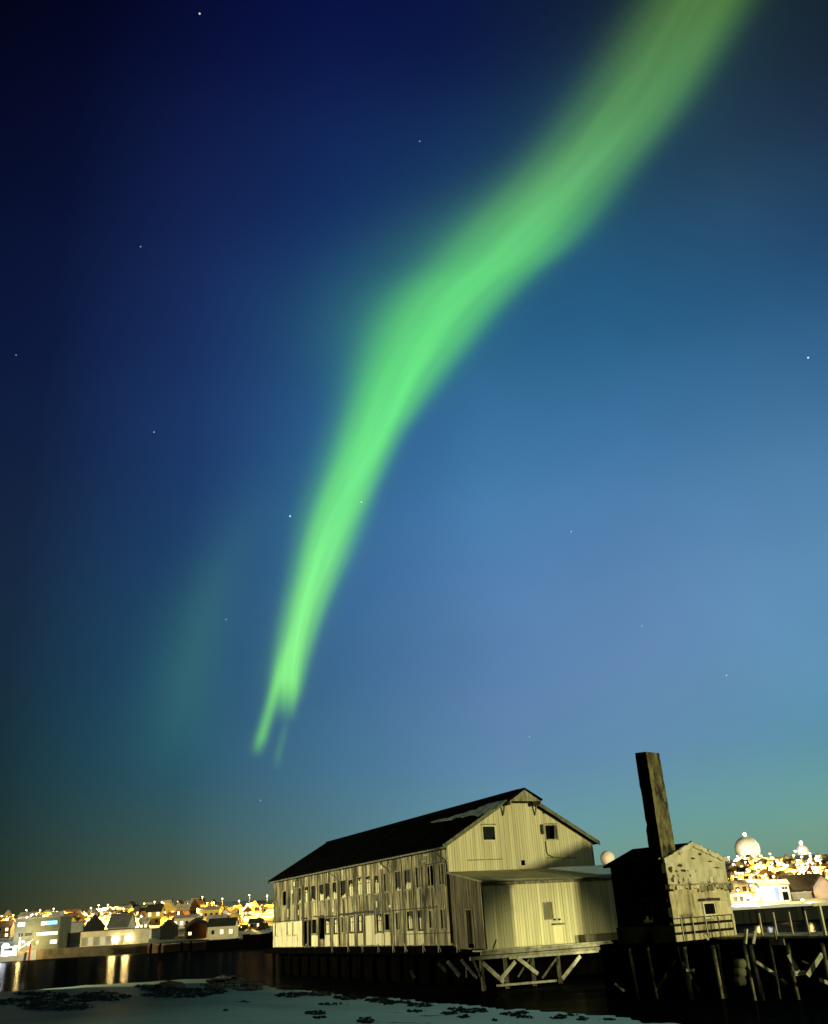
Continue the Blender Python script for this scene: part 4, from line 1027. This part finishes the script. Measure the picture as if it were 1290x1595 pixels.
town_roofs = {'dark': material('dark town roof', (.02, .018, .015), (.035, .03, .025), (1, 1, 1), .4), 'snowy': material('snowy town roof', (.55, .50, .42), (.25, .2, .15), (1, 1, 1), .25),
              'orange': material('rust town roof', (.30, .14, .05), (.2, .09, .03), (1, 1, 1), .4), 'grey': material('grey town roof', (.17, .16, .14), (.11, .1, .09), (1, 1, 1), .4)}

def house(x0, x1, yb, eave, ridge, wall_c, roof_c, face, label, wins=0, yaw=0., floors=1, cat='house', deep=1., name='town_house', base=None, winm=None):
    """x0..x1, base line yb, eave and roof heights in pixels of the photo; face 'g' shows a gable, 'e' the long side, 'f' a flat roof"""
    p = base or on_land((x0 + x1) / 2, yb)
    k = p.y / 1565.
    w = (x1 - x0) * k; e = eave * k; r = ridge * k
    F = Frame(p.x, p.y, R(yaw)); F.o = Vector(p)
    if yaw: w /= (abs(math.cos(R(yaw))) + .5 * abs(math.sin(R(yaw))))
    t = thing(name, p, label, cat, 'houses of the town across the harbour' if cat == 'house' else None)
    D = (w * .8 if face == 'g' else min(w * .7, 9)) * deep
    m = MB(); m.box(F, 0, D, -w / 2, w / 2, -1.2, e)
    if face == 'g': m.prism([F.w(0, -w / 2, e), F.w(0, w / 2, e), F.w(0, 0, r)], F.a * D)
    if face == 'e':
        for s in (-w / 2, w / 2 - .05): m.prism([F.w(0, s, e), F.w(D, s, e), F.w(D / 2, s, r)], F.b * .05)
    m.build('wall', town_cols[wall_c], t)
    m = MB(); o = .35
    if face == 'g':
        for s in (-1, 1):
            zl = e - (r - e) / (w / 2) * o
            m.hexa([F.w(-o, s * (w / 2 + o), zl), F.w(D + o, s * (w / 2 + o), zl), F.w(D + o, 0, r), F.w(-o, 0, r), F.w(-o, s * (w / 2 + o), zl + .25), F.w(D + o, s * (w / 2 + o), zl + .25), F.w(D + o, 0, r + .28), F.w(-o, 0, r + .28)])
    elif face == 'e':
        zl = e - (r - e) / (D / 2) * o
        for sa in (-o, D + o):
            m.hexa([F.w(sa, -w / 2 - o, zl), F.w(sa, w / 2 + o, zl), F.w(D / 2, w / 2 + o, r), F.w(D / 2, -w / 2 - o, r), F.w(sa, -w / 2 - o, zl + .25), F.w(sa, w / 2 + o, zl + .25), F.w(D / 2, w / 2 + o, r + .28), F.w(D / 2, -w / 2 - o, r + .28)])
    else: m.box(F, -.2, D + .2, -w / 2 - .2, w / 2 + .2, e + .01, e + .3)
    rf = m.build('roof', town_roofs[roof_c], t)
    if face != 'f' and w > 4 and roof_c != 'x':
        m = MB(); m.box(F, D * .5, D * .5 + .6, w * .15, w * .15 + .6, r - .6, r + .9); m.build('chimney', town_cols['brown'], rf)
    if wins:
        wn = max(2, wins); fh = e / floors
        for f in range(floors):
            for i in range(wn):
                c = -w / 2 + w * (i + .5 + random.uniform(-.1, .1)) / wn
                ww, hh = min(.55, w / wn * .3), min(.65, fh * .28)
                z = fh * (f + .52)
                m = MB(); ring(m, lambda u, d, zz: F.w(-d, u, zz), c - ww - .1, c + ww + .1, z - hh - .1, z + hh + .1, .1, .012, .06); q = m.build('window', town_cols['white'], t)
                m = MB(); slab(m, lambda u, d, zz: F.w(-d, u, zz), c - ww, c + ww, z - hh, z + hh, .012, .03)
                m.build('pane', winm or (lit_win if random.random() < .5 else dim_win), q)
    return t, F, w, e, D

# ---- left shore
house(249, 274, 1431, 15, 25, 'yellow', 'snowy', 'g', 'bright yellow gabled house high on the slope behind the black boathouse', 2, yaw=8)
house(209, 228, 1428, 9, 14, 'yellow', 'snowy', 'e', 'low yellow house at the top of the slope, far left of the black boathouse', 2)
house(227, 250, 1441, 20, 29, 'yellow', 'dark', 'e', 'tall yellow house under a dark brown roof between two lamps', 2, floors=2)
house(274, 293, 1429, 12, 18, 'ochre', 'snowy', 'e', 'small ochre house right of the bright gabled one', 3)
house(291, 315, 1427, 12, 24, 'brown', 'orange', 'g', 'brown house with a steep rust roof under a street lamp', 2, yaw=-20)
house(309, 341, 1433, 14, 18, 'yellow', 'snowy', 'e', 'long low yellow house at the hilltop, left of the bare snow slope', 4)
house(411, 430, 1420, 6, 9, 'cream', 'orange', 'e', 'low house with rust red roof beside the warehouse eaves', 0)
house(268, 306, 1446, 14, 18, 'cream', 'snowy', 'e', 'long cream house behind the black boathouse roof', 4)
house(216, 229, 1453, 16, 20, 'pink', 'snowy', 'e', 'narrow pale pink house above the white shed', 2)
house(219, 249, 1462, 13, 15, 'white', 'snowy', 'f', 'flat white shed left of the black boathouse', 0)
house(322, 352, 1446, 12, 18, 'cream', 'snowy', 'e', 'cream house behind the quay shed with dark roof', 3)
house(352, 376, 1440, 10, 16, 'yellow', 'snowy', 'g', 'small yellow gabled house on the slope above the jetty', 2)
house(176, 201, 1427, 9, 14, 'yellow', 'snowy', 'e', 'yellow hilltop house right of the paired lamps', 3)
house(95, 118, 1440, 9, 15, 'ochre', 'orange', 'e', 'ochre house peering over the small pale container shed', 2)
house(113, 130, 1438, 10, 17, 'ochre', 'snowy', 'g', 'ochre gabled house right of the one over the container shed', 2)
house(-8, 15, 1462, 16, 24, 'ochre', 'orange', 'e', 'orange lit house at the far left edge above the boat', 2, floors=2)
house(152, 175, 1428, 8, 12, 'cream', 'snowy', 'e', 'cream hilltop house below the brightest street lamp', 2)
house(62, 84, 1432, 8, 13, 'yellow', 'snowy', 'g', 'yellow gable showing over the grey three storey block', 2)
house(388, 408, 1446, 8, 13, 'cream', 'dark', 'e', 'cream house with dark roof low on the slope beside the warehouse', 2)
house(28, 52, 1436, 8, 13, 'white', 'snowy', 'e', 'white hall behind the grey block, floodlit from its roof', 0)
# quay front
bk, F, w, e, D = house(17, 92, 1479.5, 45, 46, 'grey', 'grey', 'f', 'grey green three storey quayside block with a blue lit sign', 0, yaw=-4, cat='building', name='quay_block')
qput = lambda u, d, zz: F.w(-d, u, zz)
for (a, b, c, d_, mat_) in ((.06, .22, .76, .90, lit_win), (.58, .66, .76, .88, lit_win), (.24, .40, .46, .54, dim_win), (.50, .97, .44, .54, lit_win), (.32, .38, .14, .26, lit_win), (.46, .56, .14, .26, dim_win), (.82, .97, .16, .28, lit_win), (.10, .2, .44, .54, dim_win)):
    m = MB(); ring(m, qput, -w / 2 + a * w - .15, -w / 2 + b * w + .15, c * e - .15, d_ * e + .15, .15, .012, .08); q = m.build('window', town_cols['grey'], bk)
    m = MB(); slab(m, qput, -w / 2 + a * w, -w / 2 + b * w, c * e, d_ * e, .012, .04); m.build('pane', mat_, q)
m = MB(); slab(m, qput, w * .20, w * .44, .77 * e, .89 * e, .012, .2)
m.build('lit_sign', material('blue sign light', (.1, .2, .3), emit=(.18, .62, 1), estr=1.6), bk)
m = MB(); slab(m, qput, w * .14, w * .2, .77 * e, .88 * e, .012, .2); m.build('lit_sign', lit_win, bk)
m = MB(); m.box(F, 1, 1.4, -w * .2, w * .05, e + .32, e + 1.2); m.box(F, 2, 5, w * .22, w * .42, e + .32, e + 1.8); m.build('roof_plant', town_cols['pale'], bk)
house(96, 123, 1473, 32, 34, 'pale', 'grey', 'f', 'small windowless pale container shed right of the grey block', 0, yaw=4, cat='shed', name='container_shed')
bk, F, w, e, D = house(122, 219, 1472.5, 21, 23, 'cream', 'dark', 'f', 'long low cream quay shed with wide doors behind the floodlights', 0, yaw=-3, cat='shed', name='quay_shed')
for i in range(7):
    m = MB(); slab(m, lambda u, d, zz: F.w(-d, u, zz), -w / 2 + .6 + i * 2.1, -w / 2 + 2.3 + i * 2.1, .2, e * .62, .012, .09); m.build('door', town_cols['white' if i % 2 else 'pale'], bk)
qs = lambda x, y, dy: at_depth(x, y, quay_y(-100) + dy)
house(130, 162, 1454, 10, 26, 'black', 'dark', 'g', 'black gabled boat hall rising behind the cream quay shed', 0, yaw=25, cat='shed', name='boat_hall', base=qs(147, 1454, 16))
house(164, 201, 1451, 8, 25, 'pale', 'grey', 'e', 'grey roofed hall right of the black one, over the quay shed', 0, yaw=-12, cat='shed', name='boat_hall', base=qs(183, 1451, 18))
bk, F, w, e, D = house(249, 272, 1463.5, 18, 27, 'black', 'dark', 'g', 'small black gabled boathouse with a thin spire on the quay', 0, cat='boathouse', name='black_boathouse')
m = MB(); m.tube([F.w(.4, 0, 5.6), F.w(.4, 0, 9.8)], .14, 6, r2=.05); m.build('spire', town_cols['black'], bk)
bk, F, w, e, D = house(287, 321, 1463, 19, 29, 'brown', 'dark', 'g', 'dark brown gabled boathouse with one small lit window', 0, cat='boathouse', name='brown_boathouse')
m = MB(); ring(m, lambda u, d, zz: F.w(-d, u, zz), -w * .34, -w * .16, e * .28, e * .55, .08, .012, .06); q = m.build('window', town_cols['white'], bk); m = MB(); slab(m, lambda u, d, zz: F.w(-d, u, zz), -w * .32, -w * .18, e * .3, e * .53, .012, .04); m.build('pane', lit_win, q)
bk, F, w, e, D = house(323, 365, 1463, 18, 28, 'cream', 'dark', 'e', 'cream quay shed under a heavy dark roof left of the jetty', 3, cat='shed', name='quay_shed')
# lower landing stage in front, with dark fender posts
ls = thing('landing_stage', at_depth(280, 1480, 322), 'low brown landing stage with dark fender posts below the boathouses', 'landing stage')
LF = Frame(0, 0, 0); c = at_depth(279, 1480, 322); LF.o = Vector((c.x, 322, 0))
m = MB(); m.box(LF, 0, 14, -10, 10.5, -1.5, 2.3); m.box(LF, -.3, 0, -10.2, 10.7, 2.0, 2.45); m.build('front', material('brown stage boards', (.20, .11, .05), (.12, .065, .03), (1, 1, 1), .5), ls)
m = MB(); m.box(LF, 0, 14, -10, 10.5, 2.31, 2.42); m.build('snow_cover', snow_m, ls)
for t in (-8.8, -5.9, .9, 3.9): m = MB(); m.tube([LF.w(-.45, t, -1), LF.w(-.45, t, 2.8)], .28, 8); m.build('fender_post', tar_shade, ls)
jt = thing('jetty', at_depth(370, 1470, 300), 'long black stone jetty reaching towards the far end of the warehouse', 'jetty')
JF = Frame(0, 0, 0); c = at_depth(322, 1475, 305); JF.o = Vector((c.x, 305, 0))
m = MB()
for i in range(26):
    m.box(JF, random.uniform(-.3, .1), 6, i * 1.2, i * 1.2 + 1.18, -1.5, 2.6 + random.uniform(-.3, .3) + (1.3 if 8 < i < 17 else 0) - (i > 16) * -.6, random.uniform(.4, 1))
m.build('stone_block', tar_shade, jt)
m = MB(); m.box(JF, .4, 5, .5, 8.5, 2.95, 3.05); m.build('snow_cover', snow_m, jt)
bush_m = material('dark leafless bush', (.012, .016, .008), (.03, .03, .015), (1, 1, 1), 2)
for (x, y, wd, hgt, lab) in ((352, 1421, 14, 8, 'dark round bush on the skyline right of the long yellow house'), (366, 1419, 18, 6, 'wide low dark bush on the skyline above the snow slope'), (325, 1440, 10, 9, 'dark bush between the brown boathouse and the cream shed'), (380, 1450, 26, 8, 'dark thicket above the jetty'), (410, 1449, 24, 10, 'dark thicket close to the warehouse corner'), (122, 1440, 8, 10, 'black bush above the container shed')):
    p = on_land(x, y); k = p.y / 1565
    b = thing('bush', p, lab, 'bush', 'dark bushes on the town slope')
    m = MB()
    for _ in range(170):
        a = random.uniform(0, 6.28); q = random.random() ** .5; z = random.random()
        m.blob(p + Vector((math.cos(a) * q * wd * k / 2 * (1 - z * .5), math.sin(a) * q * wd * k / 3, z * hgt * k)), .28, .28, .2, .5, 1, 5, 3)
    m.build('crown', bush_m, b)
    m = MB(); m.tube([p - Vector((0, 0, .5)), p + Vector((0, 0, hgt * k * .6))], .12, 6); m.build('trunk', tar_shade, b)

# fishing boat with deck lights at the left edge
bp0 = at_height(24, 1497, 0.0); k = bp0.y / 1565
bt = thing('fishing_boat', bp0, 'floodlit white fishing boat moored at the left edge by a red post', 'boat')
BF = Frame(0, 0, 0); BF.o = Vector((bp0.x, bp0.y, 0)); BF.a = Vector((.12, .99, 0)); BF.b = Vector((.99, -.12, 0))
secs = [(-8, 1.4, 2.3), (-6, 1.9, 1.9), (-2, 2.1, 1.6), (2, 2.0, 1.8), (5, 1.3, 2.4), (7, .12, 3.1)]
vs, fs = [], []
for t, hw_, top in secs:
    vs += [BF.w(-hw_, t, top), BF.w(-hw_ * .72, t, -.5), BF.w(hw_ * .72, t, -.5), BF.w(hw_, t, top)]
for i in range(len(secs) - 1):
    for q in range(3): fs.append((i * 4 + q, i * 4 + q + 1, i * 4 + q + 5, i * 4 + q + 4))
    fs.append((i * 4 + 3, i * 4, i * 4 + 4, i * 4 + 7))
fs += [(3, 2, 1, 0), (20, 21, 22, 23)]
m = MB(); m.add(vs, fs); m.build('hull', town_cols['white'], bt)
m = MB(); m.box(BF, -1.2, 1.2, -4.5, -.5, 1.5, 4.4); m.box(BF, -1.3, 1.3, -4.7, -.2, 4.4, 4.55); wh_ = m.build('wheelhouse', town_cols['white'], bt)
m = MB(); m.box(BF, -1.23, -1.2, -4.2, -.9, 3.2, 4.0); m.build('window', dim_win, wh_)
m = MB(); m.tube([BF.w(0, .8, 1.5), BF.w(0, .8, 8)], .1, 6); m.beam(BF.w(0, .8, 3.5), BF.w(0, 5.5, 6.2), .12); m.build('mast', town_cols['white'], bt)
m = MB(); m.box(BF, -1, 1, 2.2, 3.8, 1.6, 2.5); m.build('fish_box', town_cols['ochre'], bt)
rp = thing('mooring_post', at_height(45, 1496, 0), 'red mooring post at the bow of the white boat', 'post')
m = MB(); q = at_height(45, 1496, 0); m.tube([q - Vector((0, 0, 1)), q + Vector((0, 0, 4.8))], .32, 8); m.build('pile', material('red post paint', (.45, .05, .04), (.3, .03, .03), (1, 1, 1), 1), rp)

# ---- right shore
house(1129, 1154, 1365, 9, 15, 'yellow', 'snowy', 'g', 'yellow gabled house just right of the boiler house eave', 2, yaw=15)
house(1154, 1168, 1367, 10, 14, 'red', 'dark', 'e', 'dark red house among the yellow ones below the big dome', 2)
house(1167, 1191, 1364, 9, 15, 'yellow', 'orange', 'e', 'yellow house with rust roof right of the dark red one', 3)
house(1183, 1207, 1372, 10, 16, 'ochre', 'orange', 'g', 'ochre gabled house left of the tall lamp pole', 2, yaw=-15)
house(1210, 1226, 1364, 8, 13, 'ochre', 'orange', 'e', 'small ochre house right behind the tall lamp pole', 2)
house(1224, 1247, 1364, 9, 16, 'yellow', 'snowy', 'g', 'yellow gabled house midway between the two domes', 2, yaw=10)
house(1247, 1266, 1363, 8, 12, 'white', 'snowy', 'e', 'white house under the smaller dome', 2)
house(1266, 1295, 1361, 8, 13, 'ochre', 'orange', 'e', 'ochre house with rust roof at the right edge of the hill', 3)
house(1131, 1168, 1394, 14, 19, 'cream', 'snowy', 'e', 'wide cream house beside the boiler house gable', 3, floors=1)
house(1133, 1172, 1409, 13, 16, 'cream', 'snowy', 'f', 'low cream quay building with ochre doors right of the boiler house', 4, cat='building', name='quay_building')
house(1158, 1201, 1389, 12, 17, 'yellow', 'snowy', 'e', 'bright yellow long house in the middle of the right slope', 4)
house(1142, 1160, 1378, 7, 12, 'yellow', 'orange', 'e', 'yellow house with rust roof above the wide cream one', 2)
bk, F, w, e, D = house(1188, 1234, 1405.5, 24, 30, 'white', 'snowy', 'e', 'floodlit white quay hall with a dark doorway and blue corner', 0, yaw=-6, cat='building', name='quay_hall')
rput = lambda u, d, zz: F.w(-d, u, zz)
m = MB(); ring(m, rput, w * .20, w * .46, .0, e * .62, .25, .012, .1); q = m.build('door', town_cols['white'], bk); m = MB(); slab(m, rput, w * .23, w * .43, .0, e * .56, .012, .04); m.build('opening', hole_m, q)
m = MB(); slab(m, rput, w * -.02, w * .12, .3, e * .86, .012, .06); m.build('blue_panel', material('blue boards', (.30, .42, .70), (.24, .34, .6), (1, 1, 1), 1), bk)
for i in range(2): m = MB(); slab(m, rput, w * (.26 + .1 * i), w * (.33 + .1 * i), e * .72, e * .85, .012, .05); m.build('window', dim_win, bk)
bk, F, w, e, D = house(1232, 1300, 1398, 12, 33, 'brown', 'dark', 'e', 'large dark roofed house with two small lit windows', 0, yaw=6, cat='house', deep=1.2, name='town_house')
for c_ in (-.2, .06): m = MB(); slab(m, lambda u, d, zz: F.w(-d, u, zz), w * c_, w * c_ + .8, e * .4, e * .75, .012, .05); m.build('window', lit_win, bk)
house(1270, 1302, 1398, 16, 32, 'pink', 'dark', 'g', 'pale pink gable wall joined to the large dark roof', 0, yaw=-14)
house(1236, 1266, 1402, 9, 10, 'pale', 'snowy', 'f', 'low pale wall shed in front of the large dark roofed house', 0, cat='shed', name='quay_shed')
house(1172, 1237, 1346, 8, 10, 'ochre', 'orange', 'f', 'long flat ochre barrack on the ridge between the domes', 6, cat='building', name='ridge_barrack')
# snow-topped far mole with dark flank
mo_ = thing('harbour_mole', at_height(1215, 1424, 0), 'snow-topped harbour mole with dark mossy flank behind the railing posts', 'mole')
MF = Frame(0, 0, 0); MF.o = Vector((0, 226, 0))
m = MB()
for i in range(40):
    x = 62 + i * 1.5; m.box(MF, random.uniform(-.4, .2), 10, x, x + 1.49, -1.5, 2.75 + random.uniform(-.15, .1), random.uniform(.3, 1))
m.build('stone_flank', material('mossy dark stone', (.006, .010, .004), (.013, .016, .007), (1, 1, 1), .4, tone=.5), mo_)
m = MB()
for i in range(40):
    x = 62 + i * 1.5; m.box(MF, -.5, 10.2, x, x + 1.497, 2.86, 3.35 + random.uniform(0, .15))
m.build('snow_cover', snow_m, mo_)

# radar domes on the ridge
rad_m = material('radome skin', (.74, .66, .50), (.66, .58, .43), (1, 1, 1), .15, rough=.6)
def radome(px, py, rpx, dep, label, bw, bh, drum=.55, top=True):
    c = at_depth(px, py, dep); k = dep / 1565; r = rpx * k
    d = thing('radome', Vector((c.x, c.y, c.z - r)), label, 'radome', 'white radar domes on the ridge')
    prof = [(r * .72, -r * .8), (r * .88, -r * .5), (r * .98, -r * .2)] + [(r * math.cos(a), r * math.sin(a)) for a in [R(10 * i) for i in range(1, 9)]] + [(r * .05, r * .999)]
    m = MB(); m.lathe(c, prof, 32); m.build('dome', rad_m, d)
    m = MB(); m.lathe(c + Vector((0, 0, -r * .8)), [(r * bw, -r * bh), (r * bw, -.1), (r * .75, 0)], 8); m.build('base_building', town_cols['pale'], d)
    if top:
        m = MB(); m.lathe(c + Vector((0, 0, r)), [(.25, 0), (.3, .3), (.8, .5), (.8, 1.3), (.3, 1.9)], 10); m.build('top_light', lampm[WARM], d)
    return c, r, d
RD = [radome(1164.5, 1323, 19.5, 500, 'largest white radar dome, standing clear on the right ridge', 1.25, 1.2),
      radome(1250.5, 1326, 9.5, 505, 'small radar dome on a broad floodlit base at the right edge of the ridge', 1.7, 1.6),
      radome(946.5, 1337, 11.5, 520, 'distant white dome half hidden between the shed roof and the boiler house', 1.3, 1.0, top=False)]

# ------------------------------------------------------------------ lamps of the town
def street_lamp(px, py, pole_px, colr, power, label, rad=.24, base=None, arm=0.):
    b = base or on_land(px + pole_px * .13, py + pole_px)
    k = b.y / 1565; hgt = max(3.2, pole_px * k)
    t = thing('street_lamp', b, label, 'street lamp', 'lit street lamps of the town')
    m = MB(); m.tube([b - Vector((0, 0, .5)), b + Vector((0, 0, hgt))], .12, 6, r2=.07); m.build('pole', rail_m, t)
    m = MB(); hd = b + Vector((arm, -.2, hgt)); m.blob(hd, rad * 1.3, rad * 1.3, rad, .0, 1, 10, 6); m.build('lamp_head', lampm[colr], t)
    ld = bpy.data.lights.new('street_light', 'SPOT'); ld.energy = power * (2.3 if px < 500 else 1.9); ld.spot_size = R(160); ld.spot_blend = .1; ld.color = colr; ld.shadow_soft_size = rad * 1.6
    lo = bpy.data.objects.new('street_light', ld); col.objects.link(lo); lo.parent = t; lo.location = hd - b + Vector((0, -.9, -.2))
    return t
LAMPS = [(17, 1427, 16, SOD, 'lamp at the far left above the orange house'), (80, 1417, 16, WARM, 'lamp above the right end of the grey block'), (138, 1416, 18, WARM, 'lone lamp above the black boat hall'), (165, 1411, 16, WARM, 'taller of the two close lamps right of the boat hall'),
         (169, 1424, 14, WARM, 'lower of the two close lamps right of the boat hall'), (190, 1416, 12, SOD, 'lamp over the yellow hilltop house'), (222, 1409, 16, SOD, 'left one of two lamps over the tall yellow house'), (238, 1406, 16, SOD, 'right one of two lamps over the tall yellow house'),
         (260, 1407, 22, SOD, 'lamp at the peak of the bright gabled house'), (312, 1399, 20, WARM, 'lamp at the ridge of the rust roofed brown house'), (343, 1402, 22, SOD, 'lamp at the right end of the long low yellow house'), (385, 1396, 24, SOD, 'first lamp on the bare snow slope, away from the warehouse'),
         (413, 1397, 24, SOD, 'lamp on the snow slope nearest the warehouse'), (375, 1431, 12, SOD, 'lamp low on the snow slope above the jetty'), (305, 1417, 16, SOD, 'lamp in front of the brown house'), (276, 1425, 12, SOD, 'lamp between bright gabled house and ochre house'),
         (1162, 1345, 14, WARM, 'lamp at the foot of the largest dome'), (1181, 1351, 12, SOD, 'lamp over the yellow house with rust roof'), (1204, 1348, 14, COOL, 'white lamp left of the tall pole on the ridge'), (1222, 1350, 14, WARM, 'lamp by the ridge barrack, right of the tall pole'),
         (1243, 1353, 12, SOD, 'lamp between the two domes over the yellow gable'), (1259, 1351, 12, COOL, 'white lamp below the smaller dome'), (1150, 1339, 10, WARM, 'lamp left of the largest dome'), (1136, 1338, 12, COOL, 'white lamp on the ridge just right of the boiler house'),
         (1172, 1386, 14, SOD, 'lamp in front of the bright yellow long house'), (1143, 1372, 12, SOD, 'lamp above the wide cream house'), (1280, 1350, 12, SOD, 'lamp at the right edge over the ochre house'), (1152, 1398, 10, WARM, 'lamp on the quay at the cream quay building'), (1195, 1370, 12, SOD, 'lamp between the ochre gable and the bright yellow house')]
PW = {SOD: 22000, WARM: 17000, COOL: 7000}
for x, y, pl_, c_, lab in LAMPS: street_lamp(x, y, pl_, c_, PW[c_], lab + ', lit')
street_lamp(1208.5, 1342, 62, WARM, 7000, 'tallest lamp pole, rising from the quay before the white hall, lit', rad=.3)
# floodlights on the harbour front, mirrored in the water
def flood(px, py, dep, power, label, colr=WARM, rad=.55, below=2.2, out=False):
    p = at_depth(px, py, dep)
    if p.y > quay_y(p.x): p.z = max(p.z, land(p.x, p.y) + 2.6)
    t = thing('floodlight', p - Vector((0, 0, below)), label, 'floodlight', 'floodlights on the harbour front')
    m = MB(); m.tube([p - Vector((0, 0, below)), p - Vector((0, 0, .3))], .1, 6); m.build('pole', rail_m, t)
    m = MB(); m.blob(p, rad, rad, rad * .8, 0, 1, 10, 6); m.build('lamp_head', lampm[colr], t)
    ld = bpy.data.lights.new('floodlight', 'SPOT' if out else 'POINT'); ld.energy = power; ld.color = colr; ld.shadow_soft_size = rad * (1.4 if not out else 1.0)
    if out: ld.spot_size = R(178); ld.spot_blend = .3
    lo = bpy.data.objects.new('floodlight', ld); col.objects.link(lo); lo.parent = t; lo.location = Vector((0, -2.2, below))
    if out: lo.rotation_euler = Vector((0, -1, -.1)).to_track_quat('-Z', 'Y').to_euler()
qd = quay_y(-100)
flood(179, 1463, qd - .3, 32000, 'left one of the paired quay floodlights by the cream shed', rad=1.15, out=True)
flood(200, 1461, qd - .3, 32000, 'right one of the paired quay floodlights by the cream shed', rad=1.15, out=True)
flood(9, 1474, bp0.y + 1.5, 15000, 'white floodlight over the boat deck at the left edge', COOL, rad=1.1)
flood(36, 1467, bp0.y + 1.0, 16000, 'smaller deck floodlight near the red mooring post', WARM, rad=.4)
flood(50, 1426, qd + 40, 6720, 'roof floodlight on the white hall behind the grey block', COOL, rad=.6)
flood(332, 1446, qd + 8, 3360, 'floodlight under the eaves of the cream shed by the jetty', WARM, rad=.4)
flood(1186, 1396, 258, 3780, 'white floodlight on the left wall of the white quay hall', COOL, rad=.35)
flood(1241, 1336, 492, 15000, 'white floodlight on the left side of the small dome base', COOL, rad=.5, below=3)
flood(1159, 1341, 486, 13500, 'floodlight pointing up at the largest dome', PALE, rad=.3, below=3)
flood(945, 1352, 500, 9000, 'floodlight below the distant dome behind the shed roof', PALE, rad=.3, below=3)
flood(1250, 1402, 236, 9000, 'floodlight on the snow-topped mole', WARM, rad=.3, below=2)
flood(1170, 1405, 236, 9000, 'floodlight on the mole nearest the boiler house', WARM, rad=.3, below=2)

# the crowd of small houses and lamps filling both slopes
def hz(x): return 1475.6 - .0605 * x
spots = []
def free(x, y, w):
    if any(abs(x - a) < (w + b) * .40 and abs(y - c) < 4 for a, c, b in spots): return False
    spots.append((x, y, w)); return True
for side, xa, xb, ya, yb, n in (('left', -6, 416, 22, 45, 60), ('right', 1136, 1292, 12, 60, 64)):
    k = 0
    for _ in range(400):
        if k >= n: break
        x = random.uniform(xa, xb); y = hz(x) - random.uniform(ya, yb); w = random.uniform(9, 16)
        if side == 'left' and (x > 335 and y < hz(x) - 34 or 15 < x < 92): continue
        if not free(x, y, w): continue
        e = random.uniform(5, 8); k += 1
        house(x - w / 2, x + w / 2, y, e, e + random.uniform(3, 7), random.choice(('yellow', 'yellow', 'ochre', 'ochre', 'cream', 'white', 'red')), random.choice(('snowy', 'orange', 'snowy', 'dark')), random.choice('geg'),
              'one of the small lamplit houses crowded together up the %s hillside' % side, random.choice((1, 2, 2)), yaw=random.uniform(-30, 30))
    k = 0
    for _ in range(300):
        if k >= 28: break
        x = random.uniform(xa, xb); y = hz(x) - random.uniform(ya - 2, yb)
        if any(abs(x - a[0]) < 7 for a in LAMPS if abs(y - a[1] - a[2]) < 8): continue
        k += 1; c_ = random.choice((SOD, SOD, WARM))
        street_lamp(x, y - 7, 7, c_, 13000, 'small lit lamp among the crowded houses of the %s hillside' % side, rad=.26)
